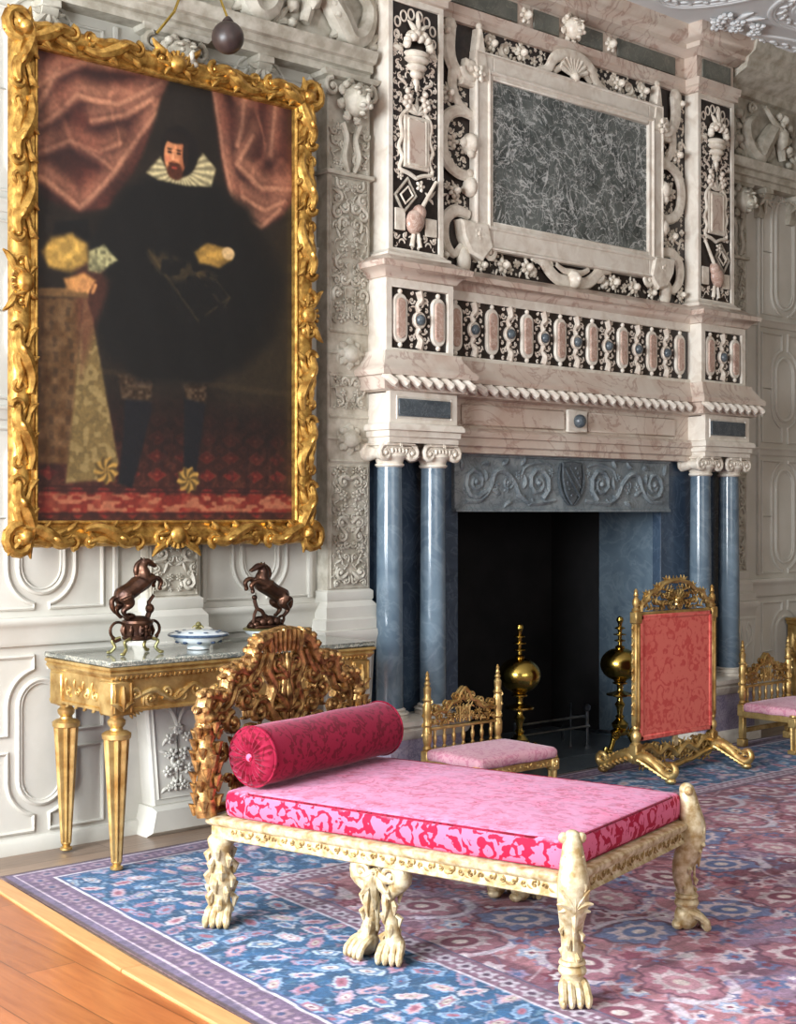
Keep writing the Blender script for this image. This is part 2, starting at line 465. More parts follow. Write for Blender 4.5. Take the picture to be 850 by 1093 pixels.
# floor
m = MB(); m.box(-1.6,-9,-.1, 12.5,.6,0); struct('floor', m, M['floor'], 'grey brown oak floorboards under and around the rug')
m = MB(); P0 = (2.505,-.45); P1 = (2.275,-3.6)
m.prism([(-1.6,-.45),(P0[0]-.03,P0[1]),(P1[0]-.03,P1[1]),(2.1,-6.5),(-1.6,-6.5)], lambda u,v,w:(u,v,w), 0, .012)
struct('floor.001', m, M['floor2'], 'polished orange oak floor at the left of the rug')
m = MB()
m.prism([(P0[0]-.03,P0[1]),(P0[0]+.045,P0[1]),(2.43,-1.79),(2.345,-1.79)], lambda u,v,w:(u,v,w), 0, .022, .004)
m.prism([(2.345,-1.797),(2.43,-1.797),(P1[0]+.06,P1[1]),(P1[0]-.03,P1[1])], lambda u,v,w:(u,v,w), 0, .022, .004)
struct('trim_1', m, M['strip'], 'light oak edging strip along the left edge of the rug')
# ceiling with plaster ribs
m = MB(); m.box(-1.6,-9,4.8,12.5,.2,4.9); struct('ceiling', m, M['ceil'], 'white plaster ceiling')
m = MB(); cm = lambda u,v,w:(u,v,4.8-w)
r = Rel(m, cm, .7, 8)
def rib(pts, closed=False):
    P = cr(pts, 8, closed)
    for off, rad in ((-.085,.02),(.085,.02),(-.06,.012),(.06,.012)):
        Q = []
        for i in range(len(P)):
            d = (P[(i+1)%len(P)]-P[i-1]) if closed or 0<i<len(P)-1 else (P[min(i+1,len(P)-1)]-P[max(i-1,0)])
            d.normalize(); Q.append((P[i].x-d.y*off, P[i].y+d.x*off))
        r.curve(Q, rad, .0, smooth=0, closed=closed)
    for i in range(0, len(P)-1, 1):
        r.leaf(P[i].x, P[i].y, math.atan2(P[i+1].y-P[i].y, P[i+1].x-P[i].x)+.5*(-1)**i, .06, .014, .4, .004)
rib([(6.3,-.75),(6.75,-.62),(7.1,-.42),(7.32,-.72),(7.3,-1.15),(6.9,-1.5)])
rib([(7.6,-1.6),(7.65,-.95),(7.95,-.7),(8.5,-.85),(9.3,-1.3)])
rib([(8.0,-.3),(8.35,-.42),(8.9,-.38),(9.6,-.55),(10.4,-.9)])
rib([(5.0,-1.2),(5.6,-.7),(6.0,-.9),(6.2,-1.6)])
for fx, fy in ((7.55,-.42),(7.66,-.5),(7.75,-.42),(7.62,-.36),(7.82,-.54),(7.5,-.52),(7.9,-.46)): r.flower(fx, fy, .055, .03, 5, fx*9)
for a in range(8): r.leaf(7.68,-.46, a*PI/4, .2, .025, .5, .01)
struct('trim_2', m, M['ceil'], 'moulded plaster ribs and fruit cluster on the ceiling')

# back wall with hearth opening
m = MB()
m.box(-1.6,0,0, CX-1.0,.25,4.8); m.box(CX+1.0,0,0, 12.5,.25,4.8); m.box(CX-1.0,0,1.58, CX+1.0,.25,4.8)
wall_back = struct('wall_back', m, M['plaster'], 'pale panelled back wall')
# left wall with two window openings (light enters there)
m = MB()
wins = [(-2.3,-.7),(-4.1,-2.7)]
ys = [-9]+[y for w in sorted(wins) for y in w]+[.25]
for i in range(0, len(ys), 2): m.box(-1.8, ys[i], 0, -1.6, ys[i+1], 4.8)
for a,b in wins: m.box(-1.8,a,0,-1.6,b,.8); m.box(-1.8,a,3.9,-1.6,b,4.8)
struct('wall_left', m, M['plaster'], 'window wall left of the view')

# panelling mouldings on the back wall
m = MB(); r = Rel(m, wallmap(0), .8, 6)
def ptube(pts, rad=.011, w=0.004, closed=True):
    r.curve(pts, rad, w, smooth=0, closed=closed)
def cell(x0, x1, z0, z1, cx, cz, a=.17, b=.36, s=.04, horiz=True):
    g = .035; x0 += g; x1 -= g; z0 += g; z1 -= g
    h = b-a; ph = math.asin(s/a)
    for dx in (-1,1):
        for dz in (-1,1):
            X = x0 if dx < 0 else x1; Z = z0 if dz < 0 else z1
            p = [(X, Z), (cx+dx*s, Z)]
            if horiz or dz > 0 or True:
                k = 9
                for i in range(k+1):
                    t = PI/2-ph - (PI/2-ph)*i/k
                    p.append((cx+dx*a*math.cos(t) if i else cx+dx*s, cz+dz*(h+a*math.sin(t))))
                if horiz: p.append((cx+dx*a, cz+dz*s)); p.append((X, cz+dz*s))
                else: p.append((cx+dx*a, cz)); p.append((X, cz))
            ptube(p)
            q = [(cx+(x-cx)+ (0), z) for x,z in p]
    ins = a-.055; p = []
    for i in range(13): t = PI*i/12; p.append((cx+ins*math.cos(t), cz+h+ins*math.sin(t)))
    for i in range(13): t = PI+PI*i/12; p.append((cx+ins*math.cos(t), cz-h+ins*math.sin(t)))
    ptube(p, .013)
    p2 = [(cx+(x-cx)*.86, cz+(z-cz)*.95) for x,z in p]; ptube(p2, .006)
rows = [(.06,.93,.5,.34,True),(1.08,1.97,1.53,.40,False),(2.04,2.91,2.47,.29,False),(2.98,3.88,3.47,.46,False)]
cells = [(2.62,3.30,2.95),(3.80,4.53,4.18),(8.62,9.27,8.945),(9.75,10.4,10.08),(1.5,2.3,1.9)]
for x0,x1,cx in cells:
    for z0,z1,cz,b,hz in rows: cell(x0,x1,z0,z1,cx,cz,.17,b,.04,hz)
# flat stiles and fillets beside pilasters
for x in (3.33,3.83,4.50,8.45,8.60): m.box(x-.012,-.022,1.1,x+.012,0,3.88,.004)
struct('trim_3', m, M['plaster'], 'raised capsule mouldings of the wall panelling')
# rails
m = MB()
def rail(z0, z1, out, x0, x1):
    h = z1-z0
    m.sweep([(x0,0),(x1,0)], [(0,z0),(out*.4,z0),(out*.55,z0+h*.15),(out*.55,z0+h*.55),(out*.8,z0+h*.7),(out,z0+h*.8),(out,z0+h*.95),(out*.9,z1),(0,z1)])
for x0,x1 in ((-1.6,4.85),(8.1,12.5)):
    rail(.945,1.075,.05,x0,x1)
    for z in (2.005,2.945): rail(z-.03,z+.03,.025,x0,x1)
struct('trim_4', m, M['plaster'], 'dado rail and cross rails of the panelling')
m = MB()
for x0,x1 in ((-1.6,4.85),(8.1,12.5)):
    m.sweep([(x0,0),(x1,0)], [(0,0),(.03,0),(.03,.05),(.02,.065),(0,.07)])
struct('baseboard_back', m, M['plaster'], 'low skirting along the back wall')

# wall entablature: architrave, frieze, cornice
m = MB()
for x0,x1 in ((-1.6,CX-1.62),(CX+1.62,12.5)):
    m.sweep([(x0,0),(x1,0)], [(0,3.90),(.10,3.90),(.10,3.94),(.125,3.945),(.125,3.985),(.15,3.99),(.17,4.03),(.17,4.05),(.08,4.055),
        (.08,4.50),(.11,4.51),(.13,4.56),(.20,4.60),(.27,4.63),(.29,4.70),(.34,4.73),(.36,4.8),(0,4.8)])
struct('trim_5', m, M['plaster_warm'], 'classical cornice, frieze and architrave below the ceiling')
# carved sea creatures on the frieze
def sea(m, x0, x1, seed, flip=1):
    r = Rel(m, wallmap(-.08), .85, 7)
    x = x0; rd = random.Random(seed); L = .62
    while x + L*.6 < x1:
        c = x + L/2
        # coiled scaly tail
        r.curve([(c-.28*flip,4.12),(c-.20*flip,4.34),(c-.05*flip,4.2),(c+.03*flip,4.1),(c+.13*flip,4.16),(c+.16*flip,4.3),(c+.06*flip,4.38)], [.03,.055,.075,.07,.055,.04,.02], .03, 5)
        for i in range(5): r.blob(c-.2*flip+.03*i, 4.42-.055*i, .032, w=.06)
        # figure: torso, head, arm
        r.blob(c-.24*flip, 4.27, (.055,.09), w=.05, rw=.06); r.blob(c-.245*flip, 4.40, .042, w=.06, rw=.05)
        r.curve([(c-.22*flip,4.32),(c-.12*flip,4.38),(c-.02*flip,4.46)], [.03,.024,.018], .06)
        r.acanthus(c+.16*flip, 4.08, PI/2, .17, .02); r.acanthus(c+.2*flip, 4.32, .8, .12, .02, 4)
        r.spiral(c+.08*flip, 4.44, .045, 0, 1.3, 1, .016, .02)
        r.leaf(c-.1*flip,4.09,.4,.16,.03,.6,.02)
        for i in range(4): r.blob(c+.26*flip, 4.1+.09*i, .03+.01*(i%2), w=.03)
        x += L
m = MB(); sea(m, 2.5, CX-1.66, 3); sea(m, CX+1.70, 10.2, 5, -1)
struct('trim_6', m, M['plaster_warm'], 'carved sea creatures along the wall frieze')

# lion mask of pilaster capitals and console brackets
def lion(m, cx, cz, s, Y):
    r = Rel(m, wallmap(Y), .9, 7)
    r.blob(cx, cz, (.075*s,.085*s), w=.05*s, rw=.07*s, nu=12, nv=8)
    r.blob(cx, cz-.03*s, (.04*s,.04*s), w=.11*s, rw=.04*s, nu=10); r.blob(cx, cz-.012*s, (.014*s,.025*s), w=.145*s, rw=.012*s)
    for d in (-1,1):
        r.blob(cx+d*.03*s, cz+.02*s, .014*s, w=.11*s); r.blob(cx+d*.035*s, cz+.045*s, (.022*s,.01*s), w=.105*s)
        r.blob(cx+d*.022*s, cz-.045*s, (.022*s,.016*s), w=.13*s); r.blob(cx+d*.065*s, cz+.07*s, .022*s, w=.05*s)
    r.blob(cx, cz-.075*s, (.02*s,.014*s), w=.1*s)
    for i in range(16):
        a = i/16*2*PI; r.leaf(cx+.065*s*math.cos(a), cz+.075*s*math.sin(a), a+.3, .055*s, .02*s, 1.2*(-1)**i, .03*s)
def pilaster(x0, x1, seed, low=True, face=-.08):
    w = x1-x0; c = (x0+x1)/2
    m = MB()
    m.box(x0, face, 1.13, x1, 0, 3.9, .006)
    # frame beads and panel divisions
    r = Rel(m, wallmap(face), .8, 6)
    for z0,z1 in ((1.15,1.80),(2.12,2.30),(2.52,3.35)):
        r.curve([(x0+.02,z0),(x1-.02,z0),(x1-.02,z1),(x0+.02,z1)], .008, 0, 0, True)
    for zc in (1.95, 2.41):
        r.curve([(x0+.01,zc-.12),(x1-.01,zc-.12)], .01, 0, 0); r.curve([(x0+.01,zc+.12),(x1-.01,zc+.12)], .01, 0, 0)
        r.blob(c, zc, .055, w=.01, rw=.05, nu=12, nv=8); r.flower(c, zc, .09, .0, 8)
        for d in (-1,1): r.acanthus(c+d*.07, zc, 0 if d>0 else PI, .08, 0, 3)
    r = Rel(m, wallmap(face), 1.15, 6, wb=.008, mirror=c)
    r.fill(rect_in(x0+.02,1.15,c,1.82), (x0,1.15,c,1.82), .018, .045, seed, 0, 1200, 'sslf', .78, .34)
    r.fill(rect_in(x0+.02,2.55,c,3.36), (x0,2.55,c,3.36), .016, .042, seed+1, 0, 1400, 'sslf', .78, .34)
    r.fill(rect_in(x0+.02,2.10,c,2.30), (x0,2.10,c,2.30), .016, .034, seed+2, 0, 500, 'slf', .8, .34)
    # strapwork trunk and term figure below the lion
    r.curve([(c-.02,3.38),(c-.05,3.46),(c-.03,3.56),(c-.06,3.64)], [.012,.02,.016,.02], .01)
    r.fill(rect_in(x0+.01,3.38,c,3.66), (x0,3.38,c,3.66), .016, .034, seed+3, 0, 500, 'slf', .8, .34)
    m.box(x0-.015, face-.02, 3.36, x1+.015, 0, 3.385, .004)
    lion(m, c, 3.76, 1.05, face-.01)
    for d in (-1,1): Rel(m, wallmap(face), .9, 7).spiral(c+d*.13, 3.82, .05, PI/2, 1.3, -d, .016, .02)
    m.sweep([(x0-.0,-.001),(x0,face),(x1,face),(x1,-.001)], [(0,3.87),(.03,3.88),(.045,3.905),(0,3.91)])
    struct('trim_7', m, M['plaster_warm'], 'carved pilaster strip with a lion mask at its top')
    # moulded base on the dado line
    m = MB()
    m.sweep([(x0,-.001),(x0,face),(x1,face),(x1,-.001)], [(0,1.14),(.012,1.13),(.012,1.09),(.006,1.08),(.03,1.05),(.03,.99),(.045,.98),(.045,.93),(.06,.925),(.065,.90),(.05,.87),(.04,.82),(0,.82)])
    m.box(x0+.001, face, .82, x1-.001, 0, 1.14)
    struct('trim_8', m, M['plaster'], 'stepped moulded base of a carved pilaster')
    # tapered term pedestal
    m = MB(); t0, t1 = .19, .135
    m.prism([(c-t1,.13),(c+t1,.13),(c+t0,.82),(c-t0,.82)], wallmap(0), 0, .10, .012)
    m.prism([(c-t1-.05,0),(c+t1+.05,0),(c+t1+.02,.14),(c-t1-.02,.14)], wallmap(0), 0, .14, .02)
    r = Rel(m, wallmap(-.10), .8, 6)
    r.curve([(c-t1+.03,.17),(c+t1-.03,.17),(c+t0-.035,.80),(c-t0+.035,.80)], .008, 0, 0, True)
    r = Rel(m, wallmap(-.10), .9, 7, mirror=c)
    r.curve([(c,.52),(c-.04,.60),(c-.11,.65),(c-.12,.73),(c-.07,.77),(c-.05,.72)], [.012,.012,.013,.012,.01,.008], .0, 5)
    r.leaf(c,.56,PI/2,.2,.012,0); r.leaf(c-.06,.62,2.0,.12,.016,-.5)
    for i,(du,z,rr) in enumerate(((.0,.50,.03),(.05,.46,.028),(.03,.38,.035),(.06,.30,.03),(.0,.32,.03),(.02,.23,.03),(.06,.38,.02),(.05,.22,.018))):
        r.flower(c-du, z, rr, .01, 5, i)
        r.leaf(c-du, z, 2.5+i, .05, .01, .5)
    r.curve([(c,.55),(c,.2)], .007)
    struct('trim_9', m, M['plaster'], 'tapered pedestal panel carved with a hanging flower spray')
pilaster(3.47, 3.77, 11, face=-.07)
pilaster(4.55, 4.845, 21, face=-.10)
pilaster(8.14, 8.40, 31, face=-.05)
pilaster(9.30, 9.58, 41)
# small brackets under the architrave
for bx in (2.95, 4.15, 8.60, 9.0):
    m = MB(); m.sweep([(bx-.05,0),(bx-.05,-.001),(bx+.05,-.001),(bx+.05,0)], [(0,3.72),(.0,3.72)])
    m = MB(); m.box(bx-.05,-.11,3.86,bx+.05,0,3.9,.005)
    m.prism([(0,3.70),(-.03,3.70),(-.05,3.75),(-.045,3.80),(-.09,3.83),(-.10,3.86),(0,3.86)], lambda u,v,w:(bx-.04+w,u,v), 0, .08)
    Rel(m, wallmap(-.05), .9, 6).acanthus(bx, 3.86, -PI/2, .14, .02)
    struct('trim_10', m, M['plaster_warm'], 'small leaf bracket under the wall architrave')

# ================================================================== CHIMNEYPIECE (local x = x-CX)
ch = thing('chimneypiece', 'tall carved marble chimneypiece with blue columns around the black hearth', 'chimneypiece', (CX,0,0))
def part(name, mb, mat, parent=ch, label=None, **k):
    o = mb.build(name, mat, parent, **k)
    if label: o['label'] = label
    return o
PA, PB = 1.135, 1.635     # pier edges
PC = (PA+PB)/2
def steps(yb, yp, yc, a=PA, b=PB):
    """plan outline: from wall left, round left pier, across centre, round right pier (local); sweep 'right' = outward"""
    return [(-b,yb),(-b,yp),(-a,yp),(-a,yc),(a,yc),(a,yp),(b,yp),(b,yb)]
# pedestals
for d in (-1,1):
    m = MB(); x0,x1 = (PA-.03)*d,(PB+.02)*d
    if x0 > x1: x0,x1 = x1,x0
    m.box(x0,-.31,.0,x1,.0,.38,.004); 
    pd = part('pedestal', m, M['violet'])
    m = MB(); path = [(x0,0),(x0,-.31),(x1,-.31),(x1,0)]
    m.sweep(path, [(0,.33),(.012,.34),(.02,.36),(.025,.38),(.01,.39),(.03,.405),(.03,.43),(0,.435),(-.3,.435)])
    m.sweep(path, [(0,0),(.03,0),(.03,.06),(.015,.08),(0,.09)])
    part('pedestal_moulding', m, M['alab'], pd)
# dark backing slabs behind the columns
for d in (-1,1):
    m = MB(); x0,x1 = (.93)*d,(PB+.03)*d; m.box(x0,-.07,0,x1,.0,1.93,.004)
    part('backing_slab', m, M['bluedark'])
# columns
def ionic(m, x, y, z):
    m.lathe([(.070,-.02),(.080,-.012),(.080,-.004),(.072,.0),(.078,.02),(.094,.04),(.09,.058),(.06,.06)], (x,y,z), 24)
    for d in (-1,1):
        for e in (-1,1):
            r = Rel(m, lambda u,v,w,e=e: (u, y+e*(.075+w), v), .9, 8)
            r.spiral(x+d*.094, z+.055, .046, PI/2, 1.5, -d, .016, .0)
        m.lathe([(.02,-.075),(.044,-.072),(.036,-.03),(.028,0),(.036,.03),(.044,.072),(.02,.075)], (x+d*.094,y,z+.055), 16, 'y')
    m.box(x-.095,y-.085,z+.075,x+.095,y+.085,z+.095,.006); m.box(x-.105,y-.098,z+.095,x+.105,y+.098,z+.11,.004)
    r = Rel(m, wallmap(y-.08), .9, 7)
    for i in range(5): r.blob(x-.05+.025*i, z+.066, .0125, w=.0, asp=1.4)
    r.flower(x, z+.1, .016, .02)
for sx in (-1,1):
    for k in (0,1):
        x = sx*(PC + (.16 if k else -.16)); y = -.175
        m = MB(); prof = [(.075,.475)]+[(.075-.008*(i/12)**1.6, .475+(1.825-.475)*i/12) for i in range(13)]
        m.lathe(prof, (x,y,0), 40)
        col = part('column', m, M['blue'])
        m = MB(); m.lathe([(.105,.435),(.105,.45),(.10,.455),(.108,.462),(.102,.47),(.085,.472),(.082,.478),(.09,.483),(.076,.492),(.05,.492)], (x,y,0), 32)
        part('column_base', m, M['alab'], col)
        m = MB(); ionic(m, x, y, 1.822); part('capital', m, M['alab2'], col)
# lintel
m = MB(); m.box(-.985,-.10,1.56,.985,.0,1.90,.004)
m.sweep([(-.985,-.10),(.985,-.10)], [(0,1.56),(.012,1.56),(.012,1.575),(0,1.58)])
m.sweep([(-.985,-.10),(.985,-.10)], [(0,1.88),(.012,1.885),(.012,1.90),(0,1.90)])
r = Rel(m, wallmap(-.10), 1.0, 6, mirror=0)
zc = 1.735
for (u,R,d,a0) in ((-.29,.105,1,-1.2),(-.55,.05,-1,1.2),(-.82,.10,-1,-.6)):
    r.spiral(u, zc, R, a0, 1.7, d, R*.2, 0)
r.curve([(-.14,1.63),(-.22,1.62),(-.36,1.615),(-.45,1.66),(-.50,1.74),(-.58,1.80),(-.66,1.79),(-.70,1.70),(-.78,1.63),(-.9,1.62)], [.012,.017,.017,.017,.02,.017,.017,.014], 0, 5)
r.curve([(-.16,1.84),(-.26,1.86),(-.40,1.83),(-.44,1.76)], [.008,.012,.012,.006], 0, 5)
for u,z,a,L in ((-.42,1.70,.8,.09),(-.48,1.66,-.6,.08),(-.62,1.66,2.2,.10),(-.60,1.84,0,.07),(-.70,1.84,2.6,.08),(-.93,1.8,1.2,.08),(-.44,1.84,.4,.08),(-.52,1.62,3.,.08),(-.20,1.66,1.9,.08),(-.38,1.60,.2,.06),(-.74,1.74,1,.07)):
    r.leaf(u,z,a,L,.017,.7); r.leaf(u,z,a+.8,L*.8,.014,-.5)
for u,z in ((-.46,1.78),(-.65,1.72),(-.56,1.70),(-.17,1.8),(-.9,1.68)): r.flower(u,z,.03,0)
for i in range(16): r.blob(-.45+.02*(i%4), 1.61+.012*(i//4)+.004*(i%3), .004)
lin = part('lintel', m, M['lintel'])
# plain shield of arms in the middle of the lintel
m = MB(); sh = [(-.085,1.865),(0,1.875),(.085,1.865),(.09,1.78),(.07,1.69),(.035,1.63),(0,1.60),(-.035,1.63),(-.07,1.69),(-.09,1.78)]
m.prism(sh, wallmap(-.10), 0, .022, .006)
r = Rel(m, wallmap(-.122), .7, 6)
r.curve([(-.07,1.83),(.06,1.66)], .010, 0, 0); r.curve([(-.03,1.845),(.075,1.71)], .007, 0, 0)
for p in ((-.045,1.74),(-.03,1.70),(-.01,1.66),(.05,1.80),(.03,1.83),(.06,1.77)): r.blob(p[0],p[1],.010)
r.curve([(-.10,1.86),(-.115,1.76),(-.08,1.66),(-.02,1.60)], [.006,.012,.012,.006], -.01); r.curve([(.10,1.86),(.115,1.76),(.08,1.66),(.02,1.60)], [.006,.012,.012,.006], -.01)
part('shield', m, M['slab'], lin)
# side slabs inside the opening, soot-black fire chamber, hearth
for d in (-1,1):
    m = MB(); m.box(d*.965,-.06,0,d*1.0,.50,1.60,.004); part('inner_jamb', m, M['blue'])
m = MB(); m.box(-1.25,.95,0,1.25,1.0,2.4); m.box(-1.25,.50,0,-.965,.96,2.4); m.box(.965,.50,0,1.25,.96,2.4)
m.box(-1.2,.24,1.62,1.2,.27,2.4); m.box(-1.25,.2,2.4,1.25,1.0,2.45)
m.box(-1.25,.25,1.6,-1.0,.51,2.4); m.box(1.0,.25,1.6,1.25,.51,2.4)
part('fire_chamber', m, M['soot'])
m = MB(); m.box(-1.1,-.32,0,1.1,-.0,.006); m.box(-.965,-.0,0,.965,.96,.008); part('hearthstone', m, M['slab'])
# lower blocks under the shelf, with slate insets
m = MB()
m.box(-1.5,-.14,1.90,1.5,0,2.21); part('frieze', m, M['pink'])
for d in (-1,1):
    m = MB(); m.box(d*PA,-.28,2.035,d*PB,-.0,2.21,.003); m.box(d*(PA+.005),-.265,1.94,d*(PB-.005),0,2.04)
    x0,x1 = sorted((d*PA,d*PB))
    m.sweep([(x0,0),(x0,-.28),(x1,-.28),(x1,0)], [(-.01,1.932),(.004,1.932),(.004,1.96),(.014,1.965),(.014,1.995),(.03,2.0),(.03,2.02),(.02,2.035),(-.0,2.04)])
    r = Rel(m, wallmap(-.28), .6, 4); r.curve([(d*PC-.20,2.065),(d*PC+.20,2.065),(d*PC+.20,2.18),(d*PC-.20,2.18)], .008, 0, 0, True)
    b = part('frieze_block', m, M['alab'])
    m = MB(); m.box(d*PC-.19,-.292,2.075,d*PC+.19,-.279,2.17,.004); part('slate_inset', m, M['slab'], b)
for x0,x1 in ((-.98,-.11),(.11,.98)):
    m = MB(); m.box(x0,-.155,2.06,x1,-.14,2.18,.012); part('frieze_panel', m, M['pink'])
m = MB(); m.sweep([(-PA,-.14),(PA,-.14)], [(0,1.895),(.02,1.90),(.02,1.93),(.035,1.94),(.035,1.985),(.05,1.99),(.055,2.02),(.03,2.04),(0,2.045)])
part('architrave_moulding', m, M['pink'])
m = MB(); m.box(-.09,-.165,2.05,.09,-.14,2.19,.006); kb = part('centre_block', m, M['alab'])
m = MB(); m.ell((0,-.18,2.12),(.042,.04,.042),20,14); part('dark_boss', m, M['slab'], kb)
# shelf: cavetto, fillet, gadroons
m = MB(); path = steps(0,-.25,-.15)
m.sweep(path, [(0,2.205),(.03,2.21),(.055,2.215),(.062,2.235),(.075,2.285),(.095,2.29),(.10,2.315),(.09,2.33),(.075,2.34),(.06,2.365),(.035,2.40),(.03,2.425),(0,2.43)])
m.box(-PB,-.249,2.2,-PA,0,2.43); m.box(PA,-.249,2.2,PB,0,2.43); m.box(-PA,-.149,2.2,PA,0,2.43)
part('mantel_shelf', m, M['pink'])
m = MB()
def gad(x, y, L=.05):
    m.tube([(x-L,y,2.283),(x-L*.4,y-.022,2.272),(x+L*.3,y-.03,2.248),(x+L*.9,y-.018,2.228)], [.010,.022,.024,.010], 8)
o = .068
for sx in (-1,1):
    n = 8
    for i in range(n):
        gad(sx*PC + (i-(n-1)/2)*.082, -.25-o)
    pass
n = 24
for i in range(n): gad((i-(n-1)/2)*.0865, -.15-o)
part('gadroon_moulding', m, M['alab'])
# balustrade zone
m = MB(); m.box(-1.12,-.145,2.42,1.12,0,2.83)
for d in (-1,1): m.box(d*(PA+.005),-.232,2.42,d*(PB-.005),0,2.83)
bal = part('balustrade_ground', m, M['black'])
m = MB()
for d in (-1,1):
    x0,x1 = sorted((d*PA,d*PB))
    m.box(x0,-.25,2.42,x0+.045,-.0 if True else 0,2.83,.003); m.box(x1-.045,-.25,2.42,x1,0,2.83,.003)
    m.box(x0+.04,-.25,2.42,x1-.04,-.22,2.445,.003); m.box(x0+.04,-.25,2.775,x1-.04,-.22,2.83,.003)
m.box(-PA,-.158,2.42,PA,-.13,2.45,.003); m.box(-PA,-.158,2.77,PA,-.13,2.83,.003)
part('balustrade_frame', m, M['alab'])
def capsule(u, Y, z0, z1, hw):
    n = 10; zc0, zc1 = z0+hw, z1-hw
    return [(u+hw*math.cos(PI*i/n), zc1+hw*math.sin(PI*i/n)) for i in range(n+1)] + [(u+hw*math.cos(PI+PI*i/n), zc0+hw*math.sin(PI+PI*i/n)) for i in range(n+1)]
def cap_panel(u, Y):
    m = MB(); m.prism(capsule(u,Y,2.475,2.745,.052), wallmap(Y), 0, .016, .006)
    r = Rel(m, wallmap(Y), .8, 8)
    for d in (-1,1): r.blob(u, 2.61+d*.145, .016, w=.006)
    o = part('capsule_frame', m, M['alab'])
    m = MB(); m.prism(capsule(u,Y,2.50,2.72,.030), wallmap(Y-.016), 0, .008, .004)
    part('capsule_inset', m, M['pinkred'], o)
def boss(u, Y, hw=.07):
    m = MB(); r = Rel(m, wallmap(Y), .8, 8)
    m.lathe([(.048,0),(.048,-.012),(.040,-.02),(.034,-.014),(.02,-.014)], (u,Y,2.61), 20, 'y')
    r = Rel(m, wallmap(Y), .8, 6)
    for d in (-1,1):
        r.curve([(u,2.61+d*.05),(u-.012,2.61+d*.08),(u+.014,2.61+d*.11),(u,2.61+d*.16)], [.024,.014,.024,.028], .0, 3)
    for mm in (1,-1):
        for d in (-1,1):
            r.spiral(u+mm*.048, 2.61+d*.105, .022, 0, 1.2, mm*d, .0065, 0, k=9)
            r.spiral(u+mm*.058, 2.61+d*.055, .014, 2, 1.1, -mm*d, .005, 0, k=8)
            r.spiral(u+mm*.05, 2.61+d*.145, .013, 1, 1.1, mm*d, .005, 0, k=8)
            r.leaf(u+mm*.02, 2.61+d*.07, (0 if mm>0 else PI)+d*mm*.5, .04, .007, .6)
            r.leaf(u+mm*.07, 2.61+d*.085, d*PI/2, .03, .006, .6)
            r.blob(u+mm*.075, 2.61+d*.025, .009)
    o = part('boss_ornament', m, M['inlay'])
    m = MB(); m.ell((u,Y-.02,2.61),(.030,.026,.030),16,12); part('dark_boss', m, M['slab'], o)
for i in range(8): cap_panel(-1.03+i*2.06/7, -.145)
for i in range(7): boss(-1.03+(i+.5)*2.06/7, -.145)
for d in (-1,1):
    for e in (-1,1): cap_panel(d*PC+e*.14, -.232)
    boss(d*PC, -.232)
# pedestal cornice above the balustrade
m = MB(); 
m.sweep(steps(0,-.25,-.15), [(0,2.82),(.012,2.825),(.02,2.84),(.045,2.865),(.075,2.872),(.08,2.90),(.06,2.915),(.02,2.93),(.0,2.945),(-.05,2.96)])
m.box(-PB+.01,-.24,2.82,-PA-.01,0,2.95); m.box(PA+.01,-.24,2.82,PB-.01,0,2.95); m.box(-PA-.02,-.14,2.82,PA+.02,0,2.95)
part('balustrade_cornice', m, M['pink'])
